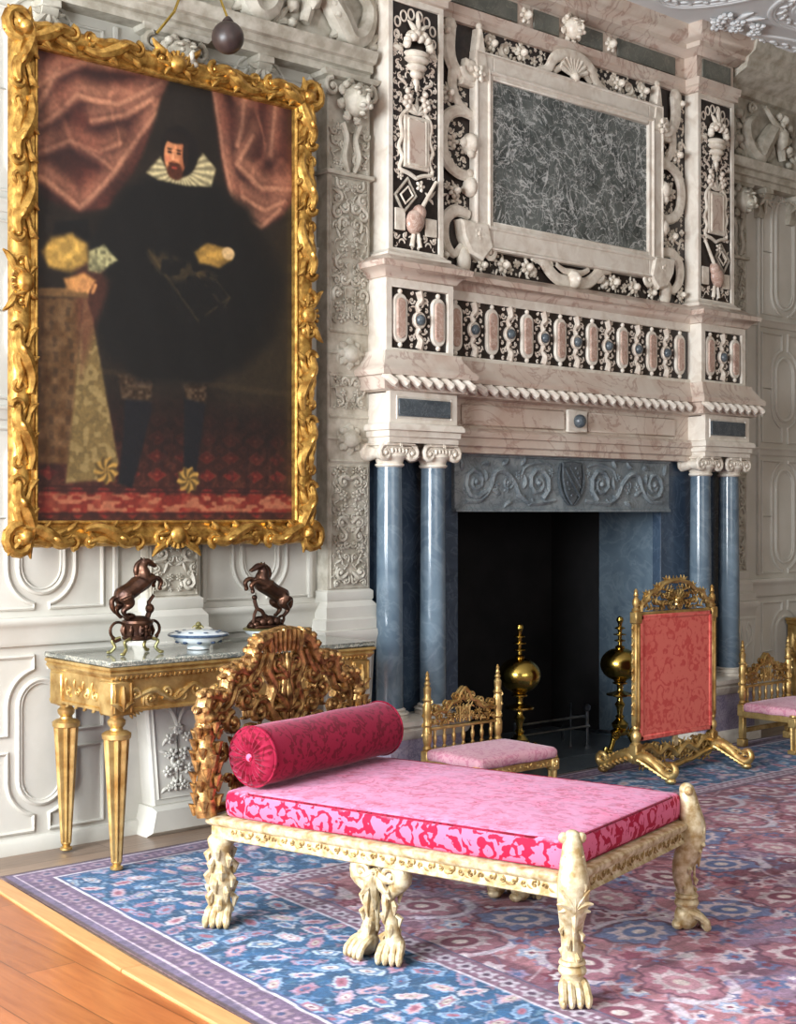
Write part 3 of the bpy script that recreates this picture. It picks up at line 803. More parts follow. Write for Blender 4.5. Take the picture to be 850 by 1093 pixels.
# upper piers
UA, UB = 1.165, 1.575
m = MB(); m.box(-UA-.05,-.09,2.94,UA+.05,0,4.42); 
for d in (-1,1): m.box(d*(UA+.03),-.188,2.98,d*(UB-.03),-.0,4.38)
ug = part('upper_ground', m, M['black'])
for d in (-1,1):
    m = MB()
    x0,x1 = sorted((d*UA,d*UB))
    m.box(x0,-.20,2.95,x0+.035,0,4.42,.003); m.box(x1-.035,-.20,2.95,x1,0,4.42,.003)
    m.box(x0+.03,-.20,2.95,x1-.03,-.17,3.0,.003); m.box(x0+.03,-.20,4.345,x1-.03,-.17,4.42,.003)
    m.sweep([(x0,0),(x0,-.20),(x1,-.20),(x1,0)], [(0,2.94),(.03,2.945),(.03,2.965),(.012,2.975),(0,2.99)])
    part('pier_frame', m, M['alab'])
def pier_trophy(c, d):
    m = MB(); W = .165
    r = Rel(m, wallmap(-.188), .8, 6, mirror=c)
    # ribbon loops and fine inlay
    for k,(u,z,R) in enumerate(((.03,4.30,.028),(.085,4.28,.028),(.13,4.24,.026),(.135,4.17,.022),(.14,4.10,.02))):
        r.curve([(c-u+R*.8*math.cos(a*.9), z+R*math.sin(a*.9)) for a in range(7)], .0065, 0, 3, True)
    r.fill(lambda u,v,q: c-W+q<u<c-.002 and 3.82+q<v<4.0, (c-W,3.78,c,4.02), .011, .022, 5, 0, 420, 'ssc', t=.3)
    r.fill(lambda u,v,q: c-W+q<u<c-.095 and 3.40+q<v<3.84-q, (c-W,3.40,c-.07,3.84), .011, .02, 8, 0, 420, 'ssc', t=.3)
    r.fill(lambda u,v,q: c-W+q<u<c-.005 and 3.0+q<v<3.10-q, (c-W,3.0,c,3.1), .014, .026, 9, 0, 200, 'ssc', t=.3)
    r.fill(lambda u,v,q: c-W+q<u<c-.10 and 4.0<v<4.2, (c-W,4.0,c-.07,4.2), .011, .02, 18, 0, 150, 'ssc', t=.3)
    # two fruit bunches
    for (u,z) in ((.065,3.87),(.075,3.83),(.055,3.81),(.085,3.80),(.065,3.785),(.05,3.84)): r.blob(c-u, z, .019, w=.014, nu=8, nv=6)
    r.leaf(c-.06,3.90,2.2,.08,.012); r.leaf(c-.06,3.80,-1.9,.07,.012)
    part('pier_inlay', m, M['inlay'])
    m = MB(); r = Rel(m, wallmap(-.188), .9, 8)
    # tall urn with a face and fruit
    for q,R in ((3.90,.012),(3.93,.022),(3.97,.045),(4.01,.07),(4.05,.088),(4.08,.09)): r.blob(c, q, (R,.026), w=.01, rw=R*.6, nu=12, nv=6)
    for i in range(11):
        a = i/10*PI; r.blob(c+.085*math.cos(a), 4.12+.07*math.sin(a), .026, w=.03)
    for i in range(5): r.blob(c-.05+.025*i, 4.16+.02*(i%2), .026, w=.045)
    r.acanthus(c, 4.18, PI/2, .13, .02, 5, 1.5)
    r.leaf(c-.09,4.09,2.6,.08,.016); r.leaf(c+.09,4.09,.5,.08,.016,-.5)
    part('fruit_urn', m, M['alab2'])
    # cartouche with framed pink tablet
    m = MB(); r = Rel(m, wallmap(-.188), .9, 7, mirror=c)
    m.prism([(c-.095,3.45),(c+.095,3.45),(c+.095,3.74),(c-.095,3.74)], wallmap(-.188), 0, .018, .006)
    r.curve([(c,3.80),(c-.05,3.77),(c-.085,3.75),(c-.115,3.70),(c-.10,3.62),(c-.125,3.56),(c-.10,3.50),(c-.12,3.44),(c-.05,3.42),(c,3.40)], .012, .006, 4)
    r.acanthus(c, 3.75, PI/2, .1, .01, 5)
    r.curve([(c-.062,3.47),(c-.062,3.72),(c,3.72)], .008, .018, 0); r.curve([(c-.062,3.47),(c,3.47)], .008, .018, 0)
    ca = part('cartouche', m, M['alab2'])
    m = MB(); m.box(c-.056,-.212,3.475,c+.056,-.205,3.715,.002); part('tablet', m, M['pink'], ca)
    # music trophy: lute, square book, pipes, ribbons
    m = MB(); r = Rel(m, wallmap(-.188), .9, 8)
    e = -d
    for k in (-1,1): r.curve([(c-e*.15,3.29),(c-e*.06,3.39),(c+e*.0,3.30),(c-e*.09,3.20)], .011, .004, 0, True)
    r.curve([(c-e*.115,3.295),(c-e*.06,3.345),(c-e*.025,3.30),(c-e*.08,3.25)], .007, .01, 0, True)
    r.curve([(c+e*.02,3.22),(c+e*.14,3.40)], [.014,.010], .02, 0)
    m.box(c-.155,-.20,3.10,c-.08,-.188,3.22,.003); m.box(c+.07,-.20,3.09,c+.155,-.188,3.19,.003)
    for q in (-.03,.03): r.curve([(c+q,3.02),(c+q*.5,3.10)], [.016,.012], .006, 0)
    r.flower(c+.03,3.36,.035,.01); r.flower(c-.11,3.40,.025,.0); r.acanthus(c+.1,3.30,.8,.07,.0,3)
    tr = part('music_trophy', m, M['alab2'])
    m = MB(); r = Rel(m, wallmap(-.188), .9, 8)
    r.blob(c-e*.01, 3.16, (.062,.075), w=.01, rw=.04, ang=-e*.5, nu=16, nv=8); r.blob(c+e*.02, 3.21, (.045,.05), w=.01, rw=.036, ang=-e*.5, nu=14, nv=8)
    part('lute', m, M['pinkred'], tr)
for d in (-1,1): pier_trophy(d*(UA+UB)/2, d)
# overmantel centre
m = MB(); FO, FI = .865, .715; Z0,Z1,Z2,Z3 = 3.09,3.26,4.09,4.24
Yc = -.09
for a in ((-FO,Z0,-FI,Z3),(FI,Z0,FO,Z3),(-FI,Z0,FI,Z1),(-FI,Z2,FI,Z3)): m.box(a[0],Yc-.055,a[1],a[2],Yc,a[3],.006)
path = [(-FI-.04,Z1-.04),(FI+.04,Z1-.04),(FI+.04,Z2+.04),(-FI-.04,Z2+.04)]
r = Rel(m, wallmap(Yc-.055), .8, 8); r.curve(path, .016, 0, 0, True)
r.curve([(-FO+.012,Z0+.012),(FO-.012,Z0+.012),(FO-.012,Z3-.012),(-FO+.012,Z3-.012)], .013, 0, 0, True)
fr = part('overmantel_frame', m, M['alab'])
m = MB(); m.box(-FI,Yc-.035,Z1,FI,Yc,Z2,.002); part('marble_panel', m, M['green'], fr)
# white strapwork round the frame
def strap(fn, sides=(1,-1), name='strapwork'):
    for sd in sides:
        m = MB(); r = Rel(m, lambda u,v,w: (u*sd, Yc-w, v), .62, 8); fn(m, r, sd); sw = part(name, m, M['alab2'], fr)
    return sw
def handle(m, r, sd):
    zz = 3.66
    r.curve([(-FO+.01,zz+.20),(-FO-.10,zz+.21),(-FO-.20,zz+.15),(-FO-.23,zz+.03),(-FO-.20,zz-.09),(-FO-.10,zz-.15),(-FO+.01,zz-.15)], [.030,.034,.038,.040,.038,.034,.030], .02, 5)
    r.blob(-FO-.02, zz+.03, (.050,.065), w=.03, rw=.055, nu=12, nv=8); r.blob(-FO-.07,zz+.03,.032,w=.035); r.blob(-FO-.03,zz-.03,.030,w=.05)
    r.blob(-FO-.02,3.44,(.045,.06),w=.03,rw=.045,nu=12,nv=8); r.blob(-FO-.02,3.52,.028,w=.03); r.flower(-FO-.14, zz+.03, .05, .01)
strap(handle, name='handle_strap')
def upper_ear(m, r, sd):
    r.curve([(-FO-.17,4.34),(-FO-.175,4.20),(-FO-.13,4.11),(-FO-.02,4.06)], [.050,.048,.042,.03], .015, 5)
    r.curve([(-FO-.14,4.10),(-FO-.145,4.0),(-FO-.09,3.91),(-FO-.01,3.88)], [.036,.034,.028,.018], .015, 5)
    m.prism([(sd*(-FO-.02),4.06),(sd*(-FO+.12),4.06),(sd*(-FO+.06),4.37),(sd*(-FO+.03),4.37)], wallmap(Yc), 0, .062, .012)
    m.prism([(sd*(-FO-.10),4.02),(sd*(-FO+.04),4.02),(sd*(-FO+.04),4.16),(sd*(-FO-.06),4.18)], wallmap(Yc), 0, .05, .01)
    r.spiral(-FO-.03, 4.12, .07, PI, 1.2, 1, .024, .05); r.flower(-FO+.02, 4.10, .055, .07)
    r.blob(-FO-.17,4.35,.05,w=.02); r.blob(-FO+.045,4.38,.026,w=.04)
strap(upper_ear, name='corner_strap')
def lower_ear(m, r, sd):
    r.curve([(-FO-.02,3.28),(-FO-.13,3.29),(-FO-.21,3.22),(-FO-.21,3.11),(-FO-.14,3.04),(-FO-.08,3.10)], [.030,.036,.040,.036,.026,.016], .02, 5)
    m.prism([(sd*(-FO-.12),3.24),(sd*(-FO+.10),3.24),(sd*(-FO+.14),3.10),(sd*(-FO+.06),3.02),(sd*(-FO-.04),3.05),(sd*(-FO-.10),3.14)], wallmap(Yc), 0, .070, .014)
    r.blob(-FO-.06,3.01,(.05,.085),w=.02,rw=.035,nu=12,nv=8); r.spiral(-FO+.13, 3.08, .055, PI/2, 1.2, -1, .020, .04)
    r.flower(-FO+.02,3.17,.05,.06)
strap(lower_ear, name='corner_strap')
def top_arch(m, r, sd):
    for k in (1,-1):
        r.curve([(-.32*k,4.235),(-.23*k,4.26),(-.17*k,4.34),(-.08*k,4.385),(0,4.39)], [.022,.034,.038,.040,.044], .03, 5)
        r.curve([(-.17*k,4.255),(-.09*k,4.31),(0,4.325)], [.018,.022,.022], .03, 4)
strap(top_arch, (1,), 'top_arch')
def bottom_bracket(m, r, sd):
    for k in (1,-1):
        r.curve([(-.36*k,3.10),(-.27*k,3.09),(-.20*k,3.03),(-.12*k,2.99),(0,2.985)], [.024,.038,.040,.040,.044], .025, 5)
        r.curve([(-.15*k,3.08),(-.08*k,3.05),(0,3.05)], [.015,.02,.02], .03, 4); r.spiral(-.24*k,3.06,.05,0,1.2,k,.018,.03)
sw = strap(bottom_bracket, (1,), 'bottom_bracket')
m = MB(); r = Rel(m, wallmap(Yc), .9, 8); r.shell(0, 4.26, .13, PI/2, 1.2, 9, .03)
r.blob(0,4.25,.035,w=.05); part('shell', m, M['alab2'], fr)
m = MB(); r = Rel(m, wallmap(Yc), .9, 8); r.blob(0,3.0,(.05,.06),w=.04,rw=.05,nu=12,nv=8); r.blob(0,3.0,.02,w=.08); r.blob(0,2.96,.03,w=.03)
part('mask', m, M['alab2'], fr)
# flowers, fruits and leaves on the dark ground
m = MB()
holes = [(-FO,Z0,FO,Z3),(-FO-.24,3.48,-FO,3.88),(-FO-.2,4.02,-FO+.12,4.4),(-FO-.2,2.98,-FO+.16,3.27),(-.26,2.98,.3,3.1),(-.2,4.24,.2,4.42)]
r = Rel(m, wallmap(Yc), 1.0, 6, mirror=0)
ins = rect_in(-UA+.005,2.955,-.0,4.40,holes)
for (u,z,q) in ((-.70,4.31,.045),(-.45,4.31,.05),(-.60,3.02,.05),(-.40,3.03,.05),(-1.05,3.95,.05),(-1.0,3.40,.045),(-1.08,4.30,.04),(-1.09,3.02,.04),(-.78,3.0,.04)):
    r.flower(u,z,q,.02,6,u*9); r.blob(u,z,q*.5,w=.05)
    for i in range(5): r.leaf(u+q*.7*math.cos(i*1.26), z+q*.7*math.sin(i*1.26), i*1.26, q*.9, q*.2, .6)
r.fill(ins, (-UA,2.955,0,4.40), .014, .055, 77, 0, 5200, 'fffslb', .80, t=.34)
r.fill(rect_in(-FO-.19,3.53,-FO-.02,3.83), (-FO-.2,3.5,-FO,3.88), .012, .026, 78, 0, 220, 'ssf', .9, .3)
r.fill(rect_in(-UA+.01,3.5,-FO-.2,3.9), (-UA,3.5,-FO-.2,3.9), .012, .03, 79, 0, 400, 'sfc', .9, .3)
part('foliage_inlay', m, M['alab2'])
# top entablature
m = MB(); path = steps(0,-.20,-.09,UA,UB)
m.sweep(path, [(0,4.38),(.018,4.385),(.018,4.42),(.03,4.43),(.035,4.475),(.01,4.48),(-.02,4.48)])
m.box(-UB,-.195,4.40,-UA,0,4.48); m.box(UA,-.195,4.40,UB,0,4.48)
part('upper_architrave', m, M['pink'])
m = MB(); m.box(-UA,-.085,4.47,UA,0,4.64)
for d in (-1,1): m.box(d*UA,-.19,4.47,d*UB,0,4.64,.002)
uf = part('upper_frieze', m, M['pink'])
for x0,x1 in ((-1.06,-.46),(-.32,-.09),(.09,.32),(.46,1.06)): m = MB(); m.box(x0,-.095,4.495,x1,-.084,4.615,.004); part('green_inset', m, M['greenslab'], uf)
for d in (-1,1): m = MB(); m.box(d*1.22,-.198,4.49,d*1.54,-.189,4.62,.004); part('green_inset', m, M['greenslab'], uf)
for x in (-.39,.39): m = MB(); Rel(m, wallmap(-.085), 1, 7).flower(x,4.555,.055,.01,6); Rel(m, wallmap(-.085), 1, 7).blob(x,4.555,.03,w=.03); part('frieze_rosette', m, M['alab2'], uf)
m = MB()
lion(m, 0, 4.56, .85, -.085)
part('frieze_mask', m, M['alab2'], uf)
m = MB()
m.sweep(path, [(0,4.63),(.01,4.635),(.03,4.655),(.06,4.67),(.065,4.70),(.10,4.715),(.125,4.74),(.13,4.775),(.14,4.8),(0,4.8)])
m.box(-UB,-.195,4.64,-UA,0,4.8); m.box(UA,-.195,4.64,UB,0,4.8)
part('top_cornice', m, M['pink'])
# carved figure standing at the right end of the upper frieze
m = MB(); r = Rel(m, lambda u,v,w:(u,-.06-w,v), 1.0, 8)
for sx in (1,-1):
    u = sx*(UB+.09)
    if sx > 0:
        r.curve([(u,4.62),(u+.02,4.50),(u-.03,4.38),(u+.03,4.26),(u,4.12)], [.035,.055,.05,.035,.02], .03, 4)
        r.blob(u,4.6,.045,w=.06,rw=.05); r.acanthus(u,4.66,1.2,.12,.03); r.acanthus(u+.02,4.36,-.3,.12,.03,4)
        r.blob(u+.07,4.18,(.03,.07),w=.03,rw=.03); r.spiral(u-.01,4.06,.04,0,1.2,1,.014,.02)
part('side_herm', m, M['plaster_warm'])
# ================================================================== PAINTED SURFACES
def poly_sdf(px, py, poly):
    P = np.array(poly, float); n = len(P)
    d = np.full(px.shape, 1e9); inside = np.zeros(px.shape, bool)
    for i in range(n):
        a = P[i]; b = P[(i+1) % n]; e = b-a; L = max(e@e, 1e-12)
        t = np.clip(((px-a[0])*e[0]+(py-a[1])*e[1])/L, 0, 1)
        d = np.minimum(d, (px-a[0]-e[0]*t)**2+(py-a[1]-e[1]*t)**2)
        c = ((a[1] > py) != (b[1] > py)) & (px < (b[0]-a[0])*(py-a[1])/((b[1]-a[1]) if b[1] != a[1] else 1e-12)+a[0])
        inside ^= c
    return np.where(inside, -1, 1)*np.sqrt(d)
def line_d(px, py, pts):
    d = np.full(px.shape, 1e9)
    for a, b in zip(pts[:-1], pts[1:]):
        a = np.array(a); b = np.array(b); e = b-a; L = max(e@e, 1e-12)
        t = np.clip(((px-a[0])*e[0]+(py-a[1])*e[1])/L, 0, 1)
        d = np.minimum(d, (px-a[0]-e[0]*t)**2+(py-a[1]-e[1]*t)**2)
    return np.sqrt(d)
def sst(a, b, x):
    t = np.clip((x-a)/(b-a), 0, 1); return t*t*(3-2*t)
def vnoise(x, y, seed=0):
    xi = np.floor(x).astype(int); yi = np.floor(y).astype(int); fx = x-xi; fy = y-yi
    def h(i, j):
        n = (i*374761393 + j*668265263 + seed*974711) & 0x7fffffff
        n = ((n ^ (n >> 13))*1274126177) & 0x7fffffff
        return ((n ^ (n >> 16)) & 0xffff)/65535.0
    u = fx*fx*(3-2*fx); v = fy*fy*(3-2*fy)
    return (h(xi,yi)*(1-u)+h(xi+1,yi)*u)*(1-v)+(h(xi,yi+1)*(1-u)+h(xi+1,yi+1)*u)*v
def hsh(i, j, seed):
    n = (i*374761393 + j*668265263 + seed*974711) & 0x7fffffff
    n = ((n ^ (n >> 13))*1274126177) & 0x7fffffff
    return ((n ^ (n >> 16)) & 0xffff)/65535.0
def over(col, mask, c):
    c = np.array(c, float).reshape(1,1,3) if not isinstance(c, np.ndarray) else c
    return col*(1-mask[...,None])+c*mask[...,None]
def grid_mesh(name, xs, ys, pos, col, mat, parent=None):
    """xs, ys 1-D; pos(X,Y)->(n,3); col sRGB 0..255"""
    nx, ny = len(xs), len(ys)
    X, Y = np.meshgrid(xs, ys, indexing='ij')
    co = pos(X, Y).reshape(-1,3).astype(np.float32)
    i = np.arange(nx-1)[:,None]*ny+np.arange(ny-1)[None,:]
    q = np.stack([i, i+ny, i+ny+1, i+1], -1).reshape(-1)
    me = bpy.data.meshes.new(name)
    me.vertices.add(len(co)); me.vertices.foreach_set('co', co.reshape(-1))
    me.loops.add(len(q)); me.loops.foreach_set('vertex_index', q.astype(np.int32))
    nf = len(q)//4; me.polygons.add(nf)
    me.polygons.foreach_set('loop_start', np.arange(0, nf*4, 4, dtype=np.int32))
    me.update(calc_edges=True); me.validate()
    c = np.clip(col, 0, 255)/255.0; lin_ = np.where(c <= .04045, c/12.92, ((c+.055)/1.055)**2.4)
    a = me.color_attributes.new('Col', 'FLOAT_COLOR', 'POINT')
    rgba = np.concatenate([lin_.reshape(-1,3), np.ones((nx*ny,1))], 1).astype(np.float32)
    a.data.foreach_set('color', rgba.reshape(-1))
    me.materials.append(mat)
    me.polygons.foreach_set('use_smooth', [True]*nf)
    o = bpy.data.objects.new(name, me); C.objects.link(o)
    if parent is not None: o.parent = parent
    return o

# ================================================================== PORTRAIT
pic = thing('framed_portrait', 'full-length portrait of a bearded man in black in a carved gilt frame', 'painting', (3.546,-.155,1.396))
pic.scale = (.979,1,.979)
W2, H2 = .73, 2.155     # canvas half width, height (canvas bottom at z=.122)
PD = {}
PD['curtL']=[(-0.009,1.001),(0.481,1.0),(0.427,0.887),(0.356,0.774),(0.27,0.692),(0.152,0.665),(0.054,0.681),(0.003,0.706)]
PD['curtR']=[(0.648,1.007),(1.029,1.002),(1.019,0.789),(0.946,0.725),(0.864,0.693),(0.745,0.723),(0.696,0.844)]
PD['ridgesL']=[[(0.007,0.914),(0.169,0.997),(0.463,1.003)],[(0.023,0.837),(0.152,0.919),(0.304,0.918),(0.454,0.986)],[(0.014,0.776),(0.119,0.819),(0.287,0.767),(0.16,0.677)],[(0.16,0.677),(0.038,0.724),(0.007,0.726)],[(0.287,0.767),(0.374,0.859),(0.445,0.921)],[(0.007,0.865),(0.086,0.965)],[(0.202,0.87),(0.321,0.895),(0.427,0.95)],[(0.119,0.819),(0.219,0.8),(0.304,0.831)]]
PD['ridgesR']=[[(0.658,0.992),(0.706,0.856),(0.755,0.729),(0.864,0.7),(0.946,0.748)],[(0.794,0.994),(0.765,0.885)],[(0.925,0.994),(0.901,0.878)],[(0.765,0.84),(0.864,0.796),(0.998,0.804)],[(0.824,0.914),(0.765,0.84)],[(0.784,0.765),(0.885,0.742),(0.966,0.772)]]
PD['hair']=[(0.467,0.86),(0.509,0.886),(0.564,0.872),(0.583,0.831),(0.554,0.785),(0.49,0.863)]
PD['face']=[(0.472,0.861),(0.527,0.871),(0.554,0.849),(0.551,0.817),(0.517,0.789),(0.485,0.793),(0.467,0.823)]
PD['beard']=[(0.476,0.808),(0.509,0.817),(0.547,0.821),(0.533,0.785),(0.507,0.773),(0.481,0.786)]
PD['ruff']=[(0.402,0.779),(0.454,0.819),(0.485,0.786),(0.517,0.774),(0.559,0.791),(0.62,0.846),(0.672,0.817),(0.653,0.774),(0.554,0.766),(0.445,0.768)]
PD['body']=[(0.409,0.765),(0.517,0.768),(0.637,0.776),(0.729,0.751),(0.792,0.677),(0.913,0.575),(0.856,0.471),(0.765,0.365),(0.611,0.319),(0.374,0.316),(0.263,0.362),(0.229,0.422),(0.277,0.528),(0.236,0.556),(0.188,0.599),(0.236,0.658),(0.339,0.73)]
PD['cape']=[(0.637,0.776),(0.804,0.734),(0.954,0.578),(0.905,0.439),(0.765,0.365),(0.668,0.557)]
PD['hat']=[(0.064,0.602),(0.077,0.637),(0.185,0.652),(0.195,0.612)]
PD['cuffL']=[(0.032,0.574),(0.064,0.606),(0.136,0.619),(0.185,0.599),(0.192,0.562),(0.129,0.537),(0.054,0.543)]
PD['lace']=[(0.192,0.583),(0.243,0.603),(0.291,0.574),(0.229,0.541),(0.188,0.542)]
PD['handL']=[(0.103,0.519),(0.175,0.537),(0.215,0.523),(0.175,0.496),(0.116,0.496)]
PD['cuffR']=[(0.585,0.615),(0.637,0.637),(0.726,0.64),(0.745,0.616),(0.687,0.589),(0.6,0.591)]
PD['gloves']=[(0.409,0.605),(0.5,0.604),(0.6,0.584),(0.668,0.568),(0.517,0.546),(0.427,0.571)]
PD['table']=[(0.0,0.491),(0.188,0.505),(0.188,0.485),(0.0,0.476)]
PD['cloth']=[(0.175,0.496),(0.202,0.441),(0.297,0.126),(0.219,0.09),(0.11,0.083),(0.136,0.234)]
PD['cloth2']=[(0.0,0.472),(0.169,0.484),(0.149,0.276),(0.119,0.123),(0.0,0.121)]
PD['legL']=[(0.315,0.319),(0.42,0.317),(0.417,0.244),(0.374,0.138),(0.346,0.075),(0.297,0.084),(0.315,0.178),(0.321,0.261)]
PD['legR']=[(0.544,0.329),(0.637,0.327),(0.626,0.251),(0.6,0.142),(0.585,0.087),(0.544,0.109),(0.547,0.226)]
PD['garterL']=[(0.297,0.323),(0.427,0.324),(0.417,0.269),(0.311,0.271)]
PD['garterR']=[(0.54,0.323),(0.637,0.32),(0.63,0.272),(0.551,0.28)]
PD['shoes']=[(0.253,0.111),(0.562,0.094)]
PD['floor']=[(0.0,0.27),(1.0,0.308),(0.0,0.111),(1.0,0.126),(0.0,0.008)]
PD['sword']=[(0.585,0.573),(0.675,0.558),(0.729,0.522),(0.706,0.498)]

AS = 1.459/2.155
def paint_portrait():
    nx, ny = 300, 440
    u = np.linspace(0,1,nx); v = np.linspace(0,1,ny)
    U, V = np.meshgrid(u, v, indexing='ij'); X = U*AS; Y = V
    S = lambda pts: [(a*AS, b) for a, b in pts]
    n1 = vnoise(X*60, Y*60, 1); n2 = vnoise(X*14, Y*14, 2); n3 = vnoise(X*150, Y*150, 3)
    wx = X+.010*(n2-.5); wy_ = Y+.010*(vnoise(X*14,Y*14,9)-.5)
    col = np.ones((nx,ny,3))*np.array([38,30,22]) + (n2[...,None]-.5)*14
    # dark olive wall glow at the right
    g = np.exp(-((U-.85)**2/.03+(V-.42)**2/.05)); col = over(col, g*.6, (66,56,36))
    # floor with carpet
    fl = sst(.32,.20,V); red = np.ones((nx,ny,3))*np.array([66,34,26])
    xx = X+.010*(n2-.5); d1 = np.abs(((xx*15) % 1)-.5)+np.abs(((Y*24) % 1)-.5); d2 = np.abs(((xx*15+.5) % 1)-.5)+np.abs(((Y*24+.5) % 1)-.5)
    lo = sst(.22,.05,V)
    red = over(red, sst(.42,.30,d1)*(.25+.6*lo), (124,38,32)); red = over(red, sst(.05,.02,np.abs(d1-.36))*.35, (150,88,60)); red = over(red, sst(.12,.06,d1)*.5, (160,100,70))
    red = over(red, sst(.05,.02,np.abs(d2-.16))*.35, (142,80,58))
    red = over(red, (vnoise(X*110,Y*50,14) > .60)*.35, (110,66,50)); red = over(red, (vnoise(X*90,Y*60,15) > .66)*.4, (44,24,24))
    band = sst(.062,.055,V)*sst(.018,.024,V); red = over(red, band*.8, (118,44,34))
    red = over(red, band*(vnoise(X*60,Y*120,17) > .58)*.7, (160,116,88)); red = over(red, band*sst(.3,.2,np.abs(((X*9) % 1)-.5)+6*np.abs(V-.04)/.04*.05)*.35, (150,96,72))
    for b in (.016,.066,.075): red = over(red, sst(.003,.001,np.abs(V-b)), (52,26,24))
    red = red*(.50+.62*sst(.26,.03,V))[...,None]
    col = over(col, fl, red)
    # dado shade
    col = over(col, sst(.010,.003,np.abs(V-.335+.03*U))*.25, (96,78,52))
    # cloths of the table at left
    d = poly_sdf(X,Y,S(PD['cloth2'])); mk = sst(.006,-.006,d); c2 = np.ones((nx,ny,3))*np.array([112,84,52])+((n1-.5)*40)[...,None]
    c2 = over(c2, (np.abs(((X*26+n2*.5) % 1)-.5) < .14)*(np.abs(((Y*30) % 1)-.5) < .3)*.5, (70,52,34)); col = over(col, mk*.9, c2)
    d = poly_sdf(X,Y,S(PD['cloth'])); mk = sst(.006,-.004,d); c2 = np.ones((nx,ny,3))*np.array([128,108,68])
    c2 = over(c2, (n3 > .55)*.45, (84,72,46)); c2 = over(c2, (vnoise(X*90,Y*90,6) > .62)*.5, (168,148,104)); col = over(col, mk, c2)
    d = poly_sdf(X,Y,S([(.13,.55),(.22,.57),(.30,.50),(.22,.42),(.16,.30)])); col = over(col, sst(.01,-.02,d)*.6, (98,54,42))
    d = poly_sdf(X,Y,S(PD['table'])); col = over(col, sst(.005,-.003,d), (124,96,62))
    # curtains with folds
    for key, rk in (('curtL','ridgesL'),('curtR','ridgesR')):
        d = poly_sdf(wx,wy_,S(PD[key])); mk = sst(.010,-.006,d)
        base = np.ones((nx,ny,3))*np.array([100,54,44]); sh = np.zeros_like(X); hi = np.zeros_like(X)
        for k, rdg in enumerate(PD[rk]):
            q = line_d(wx, wy_, S(rdg))
            hi = np.maximum(hi, np.exp(-(q/.012)**2)*.8); 
            q2 = line_d(wx+.006, wy_+.020, S(rdg)); sh = np.maximum(sh, np.exp(-(q2/.012)**2)); q3 = line_d(wx-.004, wy_-.020, S(rdg)); md_ = np.exp(-(q3/.024)**2)*.6; hi = np.maximum(hi, md_)
        fold = .5+.5*np.sin((wx*34+wy_*11)+2.5*n2)
        f2 = 1-np.abs(2*vnoise(wx*17+wy_*6,wy_*9-wx*4,21)-1); base = base*(.62+.30*fold)[...,None]; base = over(base, sst(.80,.98,f2)*.5, (164,112,90)); base = over(base, sst(.35,.1,f2)*.5, (56,28,28))
        base = over(base, sh*.65, (44,22,22)); base = over(base, np.clip(hi*1.0,0,1)*.85*(.45+.8*n2), (206,150,118)); base = over(base, np.clip(hi**5,0,1)*.7*(.4+.6*n1), (236,196,160))
        col = over(col, mk, base)
    # legs and shoes
    for k in ('legL','legR'):
        d = poly_sdf(X,Y,S(PD[k])); col = over(col, sst(.006,-.004,d), (24,25,30))
    for k in ('garterL','garterR'):
        d = poly_sdf(X,Y,S(PD[k])); col = over(col, sst(.006,-.004,d), np.ones((nx,ny,3))*np.array([70,54,38])+((n3-.5)*50)[...,None])
    for a, b in PD['shoes']:
        q = np.sqrt((X-a*AS)**2+(Y-b)**2); ang = np.arctan2(Y-b, X-a*AS)
        col = over(col, sst(.031,.026,q+.003*np.sin(9*ang)), np.ones((nx,ny,3))*np.array([172,138,76])*(.78+.3*np.sin(7*ang+q*160))[...,None])
    # body
    for k, c in (('cape',(24,20,15)),('body',(17,16,14))):
        d = poly_sdf(wx,wy_,S(PD[k])); f = np.ones((nx,ny,3))*np.array(c)
        f = over(f, .25*np.clip(np.sin(X*60+Y*20+n2*3),0,1), (34,32,30)); col = over(col, sst(.034 if k=='cape' else .020,-.012,d), f)
    d = poly_sdf(X,Y,S(PD['hat'])); col = over(col, sst(.006,-.003,d), (14,13,12))
    d = poly_sdf(wx,wy_,S(PD['gloves'])); col = over(col, sst(.012,-.010,d)*sst(.3,.6,n1)*.7, (80,66,42))
    d = line_d(X,Y,S([PD['gloves'][0],(.60,.46),PD['sword'][2]])); col = over(col, sst(.005,.002,d)*.35*(n1>.3), (110,90,54))
    d = poly_sdf(X,Y,S(PD['sword'])); col = over(col, sst(.0035,.001,np.abs(d))*.25*(n1>.4), (140,114,70))
    d = poly_sdf(wx,wy_,S(PD['cuffL'])); c3 = np.ones((nx,ny,3))*np.array([196,160,86]); col = over(col, sst(.008,-.010,d), c3*(.75+.4*n1)[...,None]); 
    d = poly_sdf(wx,wy_,S(PD['lace'])); col = over(col, sst(.006,-.004,d), np.ones((nx,ny,3))*np.array([150,144,108])*(.7+.5*n3)[...,None])
    d = poly_sdf(X,Y,S(PD['handL'])); col = over(col, sst(.006,-.006,d), (196,146,92))
    for k in range(4):
        d = line_d(X,Y,S([(.175+.013*k,.525-.004*k),(.150+.018*k,.497)])); col = over(col, sst(.006,.002,d), (188,138,90))
    d = poly_sdf(wx,wy_,S(PD['cuffR'])); col = over(col, sst(.006,-.006,d), np.ones((nx,ny,3))*np.array([168,134,70])*(.7+.5*n1)[...,None])
    cx_ = sum(p[0] for p in PD['cuffR'])/6; cy_ = sum(p[1] for p in PD['cuffR'])/6
    q = np.sqrt(((X-(cx_+.06)*AS)/1.2)**2+(Y-cy_-.01)**2); col = over(col, sst(.018,.012,q), (206,176,130))
    # ruff, head
    d = poly_sdf(X,Y,S(PD['ruff'])); f = np.ones((nx,ny,3))*np.array([206,192,150])
    fx, fy = .53*AS, .80; an = np.arctan2(Y-fy, X-fx); f = f*(.84+.18*np.sin(an*26))[...,None]; col = over(col, sst(.006,-.004,d), f)
